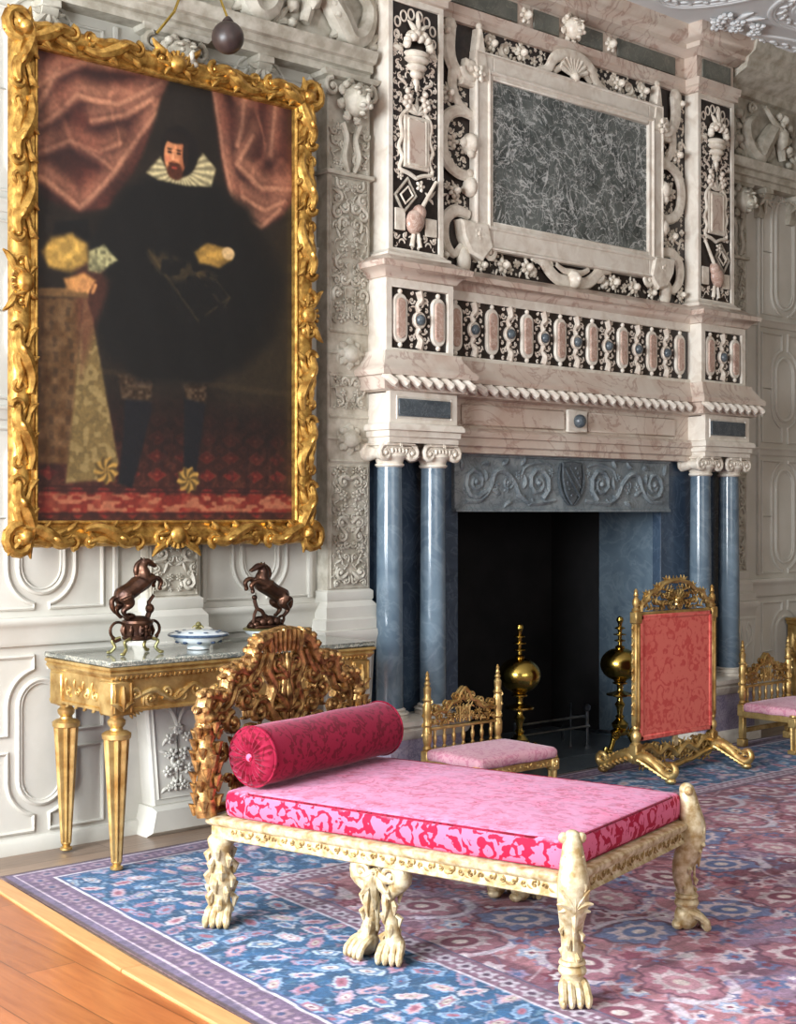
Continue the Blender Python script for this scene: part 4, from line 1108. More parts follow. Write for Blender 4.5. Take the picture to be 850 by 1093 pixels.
    hd = S(PD['face']); hc = (sum(p[0] for p in hd)/len(hd), sum(p[1] for p in hd)/len(hd))
    q = np.sqrt(((X-hc[0]-.012)/1.05)**2+((Y-hc[1]-.012)/1.25)**2); col = over(col, sst(.050,.042,q), (26,19,15))
    q = np.sqrt(((X-hc[0])/.82)**2+((Y-hc[1]+.002)/1.28)**2)
    fc = np.ones((nx,ny,3))*np.array([208,146,104]); fc = over(fc, sst(.0,.03,X-hc[0]), (150,92,62)); col = over(col, sst(.038,.033,q), fc)
    def el(x, y, a, b, c, o=1.0):
        nonlocal col
        q = np.sqrt(((X-hc[0]-x)/a)**2+((Y-hc[1]-y)/b)**2); col = over(col, sst(1.15,.75,q)*o, c)
    el(0,.040,.030,.014,(34,24,18)); el(.028,.005,.008,.03,(40,27,20))
    el(0,-.036,.022,.020,(84,46,28)); el(-.002,-.020,.016,.005,(78,42,26)); el(-.002,-.028,.008,.003,(168,80,66))
    for x in (-.014,.010): el(x,.006,.006,.003,(48,30,22)); el(x,.013,.008,.0018,(60,38,26))
    el(-.005,-.006,.0035,.012,(226,168,126)); el(-.004,-.015,.006,.003,(160,96,66))
    el(-.02,-.010,.008,.008,(206,124,96),.5)
    bl = lambda c: (c+np.roll(c,1,0)+np.roll(c,-1,0)+np.roll(c,1,1)+np.roll(c,-1,1))/5
    e = col.copy(); e = bl(e); e[0]=col[0]; e[-1]=col[-1]; e[:,0]=col[:,0]; e[:,-1]=col[:,-1]
    e = 255*np.clip(e/255,0,1)**1.22*1.02; return u, v, e*(.9+.2*n3)[...,None]
u_, v_, colp = paint_portrait()
grid_mesh('painted_canvas', u_, v_, lambda A,B: np.stack([(A-.5)*1.47, np.full(A.shape,-.02), .120+B*2.165], -1), colp, M['canvas'], pic)
m = MB(); m.box(-.75,-.015,.10,.75,.0,2.31); m.build('backing_board', M['goldframe'], pic)
FW = .155
m = MB()
fp = [(-.73,.122),(.73,.122),(.73,2.277),(-.73,2.277)]
# moulded frame body: ring swept in the wall plane
def ring(m, hw, z0, z1, prof):
    """prof: list of (outset from sight edge, projection)"""
    vs = []; fs = []; k = len(prof)
    for (sx, zz, sz) in ((-1,z0,-1),(1,z0,-1),(1,z1,1),(-1,z1,1)):
        for o, p in prof: vs.append((sx*(hw+o), -p, zz+sz*o))
    for i in range(4):
        j = (i+1) % 4
        for a in range(k-1): fs.append((i*k+a, i*k+a+1, j*k+a+1, j*k+a))
    m.add(vs, fs)
ring(m, .727, .125, 2.274, [(0,.0),(0,.045),(.010,.052),(.022,.044),(.030,.040),(.05,.052),(.075,.062),(.10,.058),(.118,.04),(.124,.02),(.124,0)])
m.build('frame_moulding', M['goldframe'], pic)
m = MB()
for side in range(4):
    L = 1.46+.25 if side in (0,2) else 2.155+.25
    def fm(u, v, w, side=side):
        # u along the side from its middle, v outset from sight edge
        if side == 0: return (u, -w, .122-v)
        if side == 2: return (-u, -w, 2.277+v)
        if side == 1: return (.73+v, -w, 1.2+u)
        return (-.73-v, -w, 1.2-u)
    r = Rel(m, fm, 1.0, 8); n = 5 if side in (0,2) else 7; st = L/n
    for i in range(n):
        c = -L/2+st*(i+.5); dr = 1 if (i*2 < n) else -1
        e = dr
        if i == n//2:
            r.blob(c,.07,(.05,.045),w=.07,rw=.035,nu=12,nv=8)
            for q in (-1,1):
                r.spiral(c+q*.085,.085,.045,0,1.3,q,.016,.06); r.acanthus(c+q*.03,.05,PI/2-q*.9,.1,.07,4); r.leaf(c+q*.04,.11,0 if q>0 else PI,.12,.02,q*.6,.06)
            r.shell(c,.06,.075,PI/2,1.2,7,.065); continue
        # long S leaf that swells past both edges
        r.curve([(c-e*st*.46,.04),(c-e*st*.25,.03),(c-e*st*.02,.06),(c+e*st*.18,.10),(c+e*st*.36,.095)], [.014,.026,.038,.032,.018], .062, 5)
        r.curve([(c-e*st*.40,.10),(c-e*st*.2,.085),(c+e*st*.02,.10),(c+e*st*.16,.055),(c+e*st*.40,.03)], [.012,.022,.024,.020,.010], .058, 5)
        r.spiral(c+e*st*.36,.095,.036,PI/2,1.35,-e,.015,.058); r.spiral(c-e*st*.38,.095,.034,-PI/2,1.3,e,.014,.056)
        r.spiral(c-e*st*.02,.03,.022,0,1.2,e,.010,.058)
        for q,(du,dv,a,LL) in enumerate(((-.3,.12,.6,.09),(-.1,.11,1.0,.08),(.1,.14,.3,.09),(.26,.05,-.4,.07),(-.15,.03,-.3,.08),(.0,.08,.8,.08))):
            r.leaf(c+e*du*st, min(max(dv-.02,.045),.09), (a if e>0 else PI-a)*.5 if e>0 else PI-a*.5, LL, .016, -.5*e, .066)
        r.blob(c+e*st*.1,.085,(.035,.016),w=.075,ang=e*.5)
    # beaded sight edge
    r.curve([(-L/2+.12,.006),(L/2-.12,.006)], .008, .05, 0)
for sx in (-1,1):
    for z,sz in ((.122,-1),(2.277,1)):
        r = Rel(m, lambda u,v,w:(u,-w,v), 1.0, 8); cx_, cz_ = sx*.80, z+sz*.07
        r.spiral(cx_+sx*.02, cz_+sz*.02, .075, -sz*PI/2, 1.5, sx*sz, .028, .06, k=18)
        r.acanthus(cx_-sx*.03, cz_-sz*.03, math.atan2(sz,sx), .16, .06, 5, 1.5); r.blob(cx_, cz_, .04, w=.07)
m.build('carved_frame', M['goldframe'], pic)

# pendant ball on a brass wire above the picture
ball = thing('hanging_ball', 'dark wooden ball hanging on a brass wire above the portrait frame', 'ornament', (3.74,-.36,3.83))
m = MB(); m.ell((0,0,0),(.078,.078,.078),24,16); m.lathe([(.02,.07),(.028,.078),(.02,.09),(.01,.1)],(0,0,0),14); m.build('ball', M['darkwood'], ball)
m = MB(); m.tube([(0,0,.09),(-.02,.04,.2),(-.03,.1,.34),(-.03,.2,.5),(-.03,.27,.52)], .006, 8)
m.tube([(-.03,.27,.52),(-.10,.25,.42),(-.13,.2,.25),(-.2,.16,.12),(-.26,.22,.02)], .007, 8); m.build('brass_wire', M['brass'], ball)

# ================================================================== CONSOLE TABLE
TX, TY = 3.68, -.35
tb = thing('console_table', 'long gilt console table with a grey marble top below the portrait', 'table', (TX,TY,.007))
hx, hy = .74, .305
m = MB(); m.box(-hx,-hy,.885,hx,hy,.91,.006); m.build('marble_top', M['tabletop'], tb)
m = MB()
outl = [(-hx+.03,hy-.01),(-hx+.03,-hy+.03),(hx-.03,-hy+.03),(hx-.03,hy-.01)]
m.sweep(outl, [(0,.885),(.028,.883),(.030,.872),(.018,.862),(.024,.852),(.010,.832),(.0,.828),(0,.80),(-.004,.79),(-.004,.70),(.006,.695),(.006,.684),(-.01,.682)])
m.box(-hx+.035,-hy+.036,.69,hx-.035,hy-.012,.884)
m.build('apron', M['gold'], tb)
m = MB()
n = 58
for i in range(n): m.ell((-hx+.045+(2*hx-.09)*i/(n-1), -hy+.024, .841), (.0095,.014,.017), 6, 5, Matrix.Rotation(.5,3,'Y'))
for i in range(22):
    for sx in (-1,1): m.ell((sx*(hx-.026), -hy+.045+(2*hy-.08)*i/21, .841), (.011,.0085,.013), 6, 5)
m.build('bead_moulding', M['gold'], tb)
m = MB(); r = Rel(m, lambda u,v,w:(u,-hy+.034-w,v), .9, 6, mirror=0)
r.shell(0,.735,.05,PI/2,1.2,7,0)
r.curve([(-.05,.74),(-.12,.78),(-.2,.72),(-.3,.78),(-.4,.72),(-.5,.77),(-.6,.74)], [.010,.014,.014,.014,.014,.014,.008], 0, 5)
for i in range(7):
    u = -.12-.08*i; r.spiral(u,.745+.012*(-1)**i,.030,i,1.3,(-1)**i,.011,0); r.leaf(u-.03,.75,2.2*(-1)**i,.05,.010,.6); r.flower(u+.02,.765-.03*(i%2),.014)
for i in range(4): r.leaf(-.62+.012*i,.68+.005*i,-PI/2+.2*i,.03,.008,.4)
for u in (-.62,): pass
m.build('carved_scrolls', M['gold'], tb)
m = MB(); r2 = Rel(m, lambda u,v,w:(-hx+.034-w,u,v), .9, 6)
for i in range(6):
    u = -.2+.08*i; r2.spiral(u,.745,.026,i,1.3,(-1)**i,.009,0); r2.leaf(u+.03,.76,1.2,.05,.010,.6); r2.leaf(u,.695,-1.2,.045,.010,.6)
m.build('carved_scrolls', M['gold'], tb)
m = MB()
for sx in (-1,1):
    for sy in (-1,1):
        m = MB(); cx_, cy_ = sx*(hx-.075), sy*(hy-.075) if sy<0 else hy-.075
        m.box(cx_-.055, cy_-.055, .672, cx_+.055, cy_+.055, .82, .006)
        if sy < 0:
            r = Rel(m, lambda u,v,w:(u,cy_-.055-w,v), .9, 6)
            r.acanthus(cx_,.69,PI/2,.11,0,3,.6); r.curve([(cx_-.04,.685),(cx_-.04,.81)],.005,0,0); r.curve([(cx_+.04,.685),(cx_+.04,.81)],.005,0,0)
        m.build('corner_block', M['gold'], tb)
def fluted(m, cx_, cy_, z0, z1, r0, r1, n=8):
    K = n*6; vs = []; fs = []; H = 8
    for i in range(H+1):
        q = i/H; R = r0+(r1-r0)*q
        for k in range(K):
            a = 2*PI*k/K; rr = R*(1-.30*abs(math.cos(a*n/2))**1.5)
            vs.append((cx_+rr*math.cos(a), cy_+rr*math.sin(a), z0+(z1-z0)*q))
    for i in range(H):
        for k in range(K): l = (k+1)%K; fs.append((i*K+k,i*K+l,(i+1)*K+l,(i+1)*K+k))
    fs.append(tuple(range(K-1,-1,-1))); fs.append(tuple(H*K+k for k in range(K)))
    m.add(vs, fs)
for sx in (-1,1):
    for sy in (-1,1):
        cx_, cy_ = sx*(hx-.075), sy*(hy-.075)
        m = MB(); fluted(m, cx_, cy_, .035, .57, .024, .056)
        m.lathe([(.018,0),(.028,.004),(.028,.014),(.016,.02),(.024,.035),(.02,.04)], (cx_,cy_,0), 16)
        m.lathe([(.05,.565),(.062,.57),(.064,.59),(.05,.60),(.03,.605),(.026,.615),(.038,.63),(.040,.645),(.028,.658),(.034,.672),(.02,.675)], (cx_,cy_,0), 20)
        m.build('leg', M['gold'], tb)

# ---- things on the console table
def remesh(o, vox, smooth=2):
    md = o.modifiers.new('remesh', 'REMESH'); md.mode = 'VOXEL'; md.voxel_size = vox; md.use_smooth_shade = True
    if smooth: s = o.modifiers.new('smooth', 'SMOOTH'); s.iterations = smooth; s.factor = .5
def horse_mesh(d):
    """rearing horse, hooves of hind legs at origin, facing d*x"""
    m = MB(); t = lambda pts, rad: m.tube(cr([(d*x,y,z) for x,y,z in pts],4), [rad[min(int(i/4),len(rad)-1)]+(rad[min(int(i/4)+1,len(rad)-1)]-rad[min(int(i/4),len(rad)-1)])*((i%4)/4) for i in range((len(pts)-1)*4+1)], 10)
    t([(-.062,0,.085),(-.045,0,.11),(-.01,0,.135),(.025,0,.165),(.035,0,.185)], [.026,.040,.036,.040,.028])     # trunk rising
    t([(.03,0,.17),(.035,0,.205),(.03,0,.235),(.038,0,.258)], [.033,.026,.020,.015])                              # neck
    t([(.030,0,.256),(.050,0,.262),(.072,0,.248),(.088,0,.238)], [.016,.017,.012,.009])                            # head
    for y in (-.007,.007): m.tube([(d*.034,y,.268),(d*.030,y*1.3,.285)], [.006,.002], 6)
    t([(.026,0,.270),(.008,0,.25),(.002,0,.22),(.008,0,.19)], [.007,.009,.010,.007])                               # mane
    for y in (-.022,.022):
        t([(-.058,y,.10),(-.040,y*1.1,.065),(-.066,y,.035),(-.052,y,.008),(-.042,y,.0)], [.030,.018,.010,.008,.010])  # hind
    for y, k in ((-.018,0),(.018,.012)):
        t([(.040,y,.17),(.075,y,.185+k),(.098,y,.165+k),(.090,y,.135+k),(.098,y,.128+k)], [.018,.012,.009,.007,.008])   # fore
    t([(-.078,0,.10),(-.098,0,.085),(-.096,0,.05),(-.084,0,.02)], [.008,.010,.010,.004])                            # tail
    return m
# left statuette: rearing horse on a drum with scroll handles, on gilt feet
st = thing('horse_statuette', 'dark bronze horse rearing on a drum stand at the left of the gilt console table', 'statuette', (3.20,-.42,.918), 0, 'bronze horses on the console table')
m = horse_mesh(1); m.v = [(x*1.2+.0, y*1.5, z*.95+.165) for x,y,z in m.v]; o = m.build('horse', M['bronze'], st); remesh(o, .004)
m = MB(); m.lathe([(.05,.06),(.068,.066),(.07,.075),(.06,.085),(.064,.125),(.072,.14),(.070,.15),(.05,.16),(.03,.17)], (.012,0,0), 24)
for a in range(10): m.tube([(.012+.066*math.cos(a*PI/5),.066*math.sin(a*PI/5),.08),(.012+.070*math.cos(a*PI/5),.070*math.sin(a*PI/5),.105),(.012+.066*math.cos(a*PI/5),.066*math.sin(a*PI/5),.13)],[.004,.010,.004],6)
r = Rel(m, lambda u,v,w:(u,-.07-w,v), .9, 6); r.flower(.012,.108,.028); r.acanthus(.012,.07,PI/2,.05,0,3)
m.ell((-.03,0,.168),(.03,.03,.018),10,7); m.tube([(.06,0,.155),(.075,0,.19),(.07,0,.23),(.095,0,.26)],[.014,.012,.01,.008],8); m.ell((.075,0,.2),(.022,.02,.024),8,6)
o = m.build('drum', M['bronze'], st)
for sx in (-1,1):
    m = MB(); P = []
    for i in range(15):
        a = -.7*PI/2+i/14*1.35*PI; P.append((sx*(.088+.038*math.cos(a)), 0, .108+.038*math.sin(a)))
    m.tube(P, [.008-.0002*i for i in range(15)], 8); m.tube([(sx*.075,0,.07),(sx*.10,0,.06),(sx*.12,0,.075)],[.008,.007,.004],8)
    m.build('handle', M['bronze'], st)
for sx in (-1,1):
    for sy in (-1,1):
        m = MB(); m.tube(cr([(sx*.05,sy*.04,.072),(sx*.085,sy*.055,.06),(sx*.075,sy*.05,.03),(sx*.095,sy*.06,.006)],4), .0075, 8); m.ell((sx*.098,sy*.062,.008),(.013,.010,.008),8,6)
        m.build('foot', M['ormolu'], st)
# wide blue and white dish between the two
bw = thing('porcelain_bowl', 'wide blue and white porcelain bowl with a lid between the two bronze horses', 'bowl', (3.535,-.42,.918))
m = MB(); m.lathe([(.04,0),(.052,.002),(.054,.012),(.048,.016),(.075,.024),(.11,.045),(.118,.058),(.112,.06)], (0,0,0), 36); m.build('bowl', M['porcelain'], bw)
m = MB(); m.lathe([(.108,.058),(.138,.062),(.142,.068),(.128,.072),(.09,.084),(.05,.09),(.02,.092)], (0,0,0), 36); m.build('lid', M['porcelain'], bw)
m = MB()
m.lathe([(.12,.0575),(.1405,.0625),(.1435,.069),(.138,.0735),(.132,.0705)], (0,0,0), 36)
for k in range(9):
    a = 2*PI*k/9; m.ell((.099*math.cos(a),.099*math.sin(a),.036),(.013,.013,.007),8,5)
    m.ell((.10*math.cos(a+.3),.10*math.sin(a+.3),.083),(.013,.013,.003),6,4)
m.build('blue_decoration', M['cobalt'], bw)
m = MB(); m.lathe([(.012,.09),(.016,.096),(.008,.104),(.015,.114),(.010,.124),(.002,.128)], (0,0,0), 14)
for k in range(5): m.tube([(0,0,.1),(.02*math.cos(k*1.26),.02*math.sin(k*1.26),.108),(.03*math.cos(k*1.26),.03*math.sin(k*1.26),.098)],[.005,.004,.002],6)
m.build('knob', M['ormolu'], bw)
# second statuette standing over a white bowl
b2 = thing('porcelain_bowl', 'shallow white porcelain bowl under the right-hand bronze horse', 'bowl', (3.98,-.34,.918))
m = MB(); m.lathe([(.045,0),(.055,.002),(.055,.014),(.07,.022),(.10,.045),(.108,.06),(.105,.064),(.02,.066)], (0,0,0), 36); m.build('bowl', M['porcelain'], b2)
m = MB(); m.lathe([(.104,.058),(.114,.062),(.116,.068),(.108,.072),(.1,.069)], (0,0,0), 36); m.build('rim', M['ormolu'], b2)
s2 = thing('horse_statuette', 'dark bronze horse rearing over fallen figures on the white porcelain bowl', 'statuette', (3.98,-.34,.988), 0, 'bronze horses on the console table')
m = horse_mesh(-1); m.v = [(x*1.3+.02, y*1.5, z*.95+.055) for x,y,z in m.v]; o = m.build('horse', M['bronze'], s2); remesh(o, .004)
m = MB()
m.tube(cr([(-.10,0,.012),(-.06,.01,.034),(0,-.01,.04),(.05,.01,.034),(.10,0,.018)],4), [.014]*4+[.022]*9+[.016]*4, 10)
for x,z,q in ((-.07,.02,.022),(-.03,.03,.026),(.01,.028,.028),(.05,.03,.026),(.085,.02,.02),(-.095,.014,.014),(.0,.05,.02)): m.ell((x,.012*(-1)**int(x*100),z),(q,q,q*.9),10,7)
m.tube(cr([(-.02,-.02,.05),(-.045,-.025,.085),(-.07,-.02,.10),(-.078,-.01,.14)],4), .010, 8); m.ell((-.078,-.01,.152),.014,8,6)
m.tube(cr([(-.07,-.02,.10),(-.085,-.02,.07),(-.09,-.02,.03)],4), .008, 8)
m.tube(cr([(.06,0,.04),(.1,0,.055),(.105,0,.03),(.08,0,.01)],4), .007, 8); m.box(-.09,-.045,0,.09,.045,.014,.005)
o = m.build('base', M['bronze'], s2)
tl = thing('glazed_dish', 'small teal glazed dish at the right end of the gilt console table', 'dish', (4.22,-.30,.918))
m = MB(); m.lathe([(.03,0),(.036,.004),(.034,.012),(.05,.03),(.055,.05),(.052,.052),(.03,.02),(.01,.016)], (0,0,0), 28); m.build('dish', M['teal'], tl)
m = MB(); m.lathe([(.052,.046),(.058,.049),(.058,.054),(.05,.053)], (0,0,0), 28); m.build('rim', M['ormolu'], tl)

# ================================================================== DAYBED
BA = math.radians(-75.2); BL, BWd = 1.53, .985
bed = thing('daybed', 'long gilt daybed with a carved openwork headboard and lion-paw legs on the rug', 'daybed', (2.873,-1.508,.007), BA)
bl = {'group': None}
ZR0, ZR1 = .325, .405
m = MB()
P = [(0,0),(BL,0),(BL,BWd),(0,BWd)]
pr_ = [(-.05,ZR0+.005),(-.008,ZR0),(-.004,ZR0+.004),(-.012,ZR0+.012),(-.012,ZR0+.045),(-.002,ZR0+.052),(.004,ZR0+.06),(.004,ZR1-.006),(-.004,ZR1),(-.05,ZR1)]
m.sweep(P, pr_, closed=True)
m.box(.02,.03,ZR0+.02,BL-.02,BWd-.03,ZR1-.03)
m.build('rail', M['goldpale'], bed)
for (a,b,mp) in ((.1,BL-.08,lambda u,v,w:(u,.012-w,v)),(.1,BL-.08,lambda u,v,w:(u,BWd-.012+w,v))):
    m = MB(); r = Rel(m, mp, .8, 5); n = 34
    for i in range(n):
        u = a+(b-a)*(i+.5)/n; r.spiral(u,.355,.012,i*2,1.1,(-1)**i,.0045,0,k=7); r.leaf(u+.012,.352,1.0*(-1)**i,.024,.0045,.5)
    m.build('rail_carving', M['goldrail'], bed)
m = MB(); r = Rel(m, lambda u,v,w:(BL-.012+w,u,v), .8, 5)
for i in range(22): u = .08+(BWd-.16)*(i+.5)/22; r.spiral(u,.355,.012,i*2,1.1,(-1)**i,.0045,0,k=7); r.leaf(u+.012,.352,1.0*(-1)**i,.024,.0045,.5)
m.build('rail_carving', M['goldrail'], bed)
def paw(m, x, y, dx, dy, s=1.0):
    """lion paw, toes towards (dx,dy)"""
    a = math.atan2(dy,dx); ca, sa = math.cos(a), math.sin(a)
    L = lambda u,v,z: (x+u*ca-v*sa, y+u*sa+v*ca, z)
    Mx = Matrix.Rotation(a, 3, 'Z')
    m.ell(L(0,0,.045*s), (.042*s,.038*s,.045*s), 12, 8, Mx)
    for k in range(4):
        v = (-1.5+k)*.021*s
        m.tube(cr([L(.0,v*.7,.062*s),L(.032*s,v,.052*s),L(.056*s,v*1.1,.030*s),L(.060*s,v*1.12,.012*s)],3), [.012*s,.014*s,.0145*s,.014*s,.013*s,.012*s,.014*s,.013*s,.012*s,.010*s], 8)
        m.ell(L(.060*s,v*1.12,.014*s),(.014*s,.010*s,.014*s),8,6,Mx)
    m.ell(L(-.03*s,0,.018*s),(.02*s,.028*s,.018*s),8,6,Mx)
def leg_foot(mx, my, ox, oy, top):
    """cabriole animal leg; (ox,oy) outward diagonal"""
    m = MB(); L = lambda q, z: (mx+ox*q, my+oy*q, z)
    pts = [(.0,top),(.012,.44),(.020,.38),(.012,.31),(-.012,.25),(-.018,.20),(-.004,.14),(.004,.10),(.0,.05)]
    pts = [L(q*1.0,z) for q,z in pts]
    P = cr(pts,4); R0 = [.024,.042,.052,.050,.040,.034,.032,.034,.038]; R = []
    for i in range(len(P)): q = i/4; a = min(int(q),7); R.append(R0[a]+(R0[a+1]-R0[a])*(q-a))
    m.tube(P, R, 12)
    a = math.atan2(oy,ox)
    def mp(u,v,w): # carve around the front of the leg
        return (mx+math.cos(a)*(.035+w)-math.sin(a)*u, my+math.sin(a)*(.035+w)+math.cos(a)*u, v)
    r = Rel(m, mp, .9, 6)
    r.spiral(-.018,.37,.022,0,1.3,1,.007,.022); r.spiral(.018,.37,.022,PI,1.3,-1,.007,.022)
    r.acanthus(0,.30,PI/2,.10,.018,5,.9); r.acanthus(0,.33,-PI/2,.10,.006,3,.5)
    r.curve([(-.02,.42),(.0,.45),(.02,.42)],.007,.01,3); r.curve([(0,.29),(0,.17)],[.008,.004],-.006,2)
    # side tufts down the shank
    for k in range(10):
        if True:
            b = a+2.4*k; z = .27-.014*k; m.tube([(mx+.025*math.cos(b),my+.025*math.sin(b),z),(mx+.038*math.cos(b),my+.038*math.sin(b),z-.014),(mx+.034*math.cos(b),my+.034*math.sin(b),z-.032)],[.006,.009,.003],6)
    m.lathe([(.02,.088),(.042,.09),(.046,.10),(.042,.112),(.036,.116),(.044,.124),(.040,.134),(.02,.136)], (mx,my,0), 16)
    paw(m, mx, my, ox, oy, 1.12)
    # scroll head above the rail
    if top > .45:
        m.ell((mx,my,top-.012),(.028,.028,.026),12,8)
        for sd in (-1,1):
            b = a+sd*PI/2; q = Vector((math.cos(b),math.sin(b),0))*.028
            for k in range(3): m.ell((mx+q.x,my+q.y,top-.012),(.018-.005*k,)*3,8,6)
        Rel(m, mp, .9, 6).acanthus(0,.42,PI/2,.07,-.004,5,.8)
    return m
leg_foot(BL-.015,.03,.6,-.8,.53).build('leg', M['goldpale'], bed)
leg_foot(BL-.015,BWd-.03,.8,.6,.53).build('leg', M['goldpale'], bed)
def straight_leg(mx, my, ox, oy):
    m = MB(); a = math.atan2(oy,ox)
    P = cr([(mx,my,.33),(mx+ox*.008,my+oy*.008,.27),(mx-ox*.004,my-oy*.004,.18),(mx,my,.10),(mx,my,.05)],4)
    m.tube(P, [.042+.008*math.sin(i*.9) for i in range(len(P))], 12)
    for k in range(22):
        b = a+k*2.4; z = .30-.0095*k
        m.tube([(mx+.036*math.cos(b),my+.036*math.sin(b),z),(mx+.054*math.cos(b),my+.054*math.sin(b),z-.02),(mx+.048*math.cos(b),my+.048*math.sin(b),z-.052)],[.009,.015,.005],6)
    m.lathe([(.03,.30),(.05,.305),(.052,.32),(.046,.33),(.03,.332)], (mx,my,0), 16)
    paw(m, mx, my, ox, oy, 1.12)
    return m
straight_leg(.04,.035,.4,-.9).build('leg', M['goldpale'], bed)
straight_leg(.04,BWd-.035,.4,.9).build('leg', M['goldpale'], bed)
for y, s in ((.045,-1),(BWd-.045,1)):
    m = MB(); x = BL*.5
    for dx in (-.052,.052):
        P = cr([(x+dx*1.5,y,.33),(x+dx*1.7,y,.28),(x+dx*.7,y,.22),(x+dx*.75,y,.15),(x+dx*1.0,y,.09),(x+dx*1.1,y,.05)],4)
        m.tube(P, [.030,.034,.036,.036,.036,.032,.028,.024,.022,.022,.024,.024,.024,.024,.024,.026,.028,.03,.032,.032,.032][:len(P)], 12)
        paw(m, x+dx*1.1, y, .25*dx/.045, s*1, 1.05)
        for k in range(13):
            b = k*2.4; z = .285-.016*k; m.tube([(x+dx*.85+.018*math.cos(b),y+.018*math.sin(b),z),(x+dx*.85+.034*math.cos(b),y+.034*math.sin(b),z-.012),(x+dx*.85+.028*math.cos(b),y+.028*math.sin(b),z-.045)],[.008,.012,.003],6)
    r = Rel(m, lambda u,v,w:(u,y+s*(.03+w),v), .9, 7, mirror=x)
    r.spiral(x-.062,.295,.032,0,1.4,1,.010,0); r.acanthus(x,.315,-PI/2,.14,0,5,.8); r.flower(x,.30,.02,.012); r.leaf(x-.03,.24,-2.,.10,.012,.4)
    r.curve([(x-.10,.325),(x-.10,.31),(x,.335)],.009,-.01,3); r.curve([(x,.22),(x,.10)],[.012,.006],-.01,0)
    m.build('centre_leg', M['goldpale'], bed)
# headboard (in the plane x = 0, u = local y)
HY = BWd/2
for y in (.012, BWd-.012):
    m = MB(); P = cr([(-.012,y,.40),(-.02,y,.50),(-.006,y,.60),(-.022,y,.70),(-.012,y,.765)],4)
    m.tube(P, [.040,.043,.046,.044,.040,.036,.036,.040,.044,.044,.040,.036,.036,.038,.042,.04,.034][:len(P)], 12)
    for k in range(34):
        b = k*2.4; z = .75-.0095*k
        m.tube([(-.014+.030*math.cos(b),y+.030*math.sin(b),z),(-.014+.052*math.cos(b),y+.052*math.sin(b),z+.006),(-.014+.046*math.cos(b),y+.046*math.sin(b),z-.032)],[.011,.019,.006],7)
    m.ell((-.014,y,.775),(.045,.045,.028),14,8)
    m.build('headboard_post', M['goldhead'], bed)
m = MB()
for sgn in (1,-1):
    r = Rel(m, lambda u,v,w: (-.014+sgn*w, u-.02*(v-.42)/.6, .42+(v-.42)*.90), 1.0, 8, mirror=HY)
    wb = .004
    out = [(.02,.77),(.005,.84),(.03,.90),(.075,.905),(.11,.885),(.135,.90),(.15,.955),(.165,.99),(.215,1.0),(.255,.985),(.29,1.02),(.305,1.06),(.335,1.10),(HY-.10,1.125)]
    r.curve(out, [.026,.030,.026,.028,.022,.026,.030,.026,.028,.026,.030,.030], wb, 4)
    r.curve([(.05,.78),(.06,.83),(.11,.83),(.16,.86),(.19,.92),(.24,.93),(.29,.94),(.33,.99),(.36,1.05)], [.012,.016,.014,.016,.016,.014,.018,.016], wb, 4)
    r.spiral(.055,.875,.045,-PI/2,1.4,1,.016,wb); r.spiral(.20,.965,.045,-PI/2,1.4,1,.016,wb)
    r.spiral(.105,.80,.040,PI,1.4,-1,.014,wb); r.spiral(.31,.93,.05,PI/2,1.4,1,.016,wb)
    r.spiral(.25,.86,.045,0,1.4,-1,.015,wb); r.spiral(.17,.77,.05,PI/2,1.4,1,.016,wb); r.spiral(.33,.80,.06,0,1.5,1,.018,wb)
    for k in range(len(out)-1):
        u,v = out[k]; a = 2.2 - .1*k; r.leaf(u,v,a,.05,.018,1.2,wb); r.leaf(u,v,a+.8,.045,.015,-1.2,wb); r.blob(u-.01,v+.01,.018,w=wb+.02)
    # central cartouche
    r.curve([(HY-.0,.72),(HY-.06,.75),(HY-.10,.82),(HY-.07,.90),(HY-.11,.98),(HY-.085,1.06),(HY-.11,1.12)], [.018,.022,.020,.022,.022,.022,.024], wb, 4)
    r.curve([(HY-.02,.74),(HY-.03,.85),(HY-.015,.95),(HY-.03,1.04)], [.012,.018,.014,.010], wb+.008, 4)
    r.acanthus(HY,.78,PI/2,.16,wb+.01,5,1.2); r.acanthus(HY,.92,PI/2,.13,wb+.01,5,1.1)
    r.spiral(HY-.055,1.00,.04,0,1.4,-1,.013,wb+.01)
    # crest of flutes
    for k in range(4):
        u = HY-.012-.028*k; r.curve([(u,1.05),(u-.004,1.10),(u-.010*k*.5,1.150-.004*k)], [.008,.014,.016], wb+.012, 3)
    r.curve([(HY,1.148),(HY-.06,1.142),(HY-.12,1.118)], [.016,.016,.02], wb, 3)
    r.fill(lambda u,v,q: .03<u<HY-.06 and .50<v<.80 and not any((u-a)**2+(v-b)**2<(q+.035)**2 for a,b in ((.105,.80),(.17,.77),(.33,.80))), (.02,.5,HY-.05,.84), .026, .05, 4, wb, 400, 'sslc', 1.0, .26)
    r.fill(lambda u,v,q: .20<u<HY-.10 and .84<v<.90, (.18,.8,HY-.08,.92), .02, .03, 6, wb, 100, 'slf', 1.0, .26)
    for k in range(5): r.leaf(.08+.09*k, .42, PI/2+.3*(-1)**k, .13, .018, .3, wb)
m.tube([(-.014,.03,.42),(-.014,BWd-.03,.42)], .02, 8)
m.build('headboard_crest', M['goldhead'], bed)

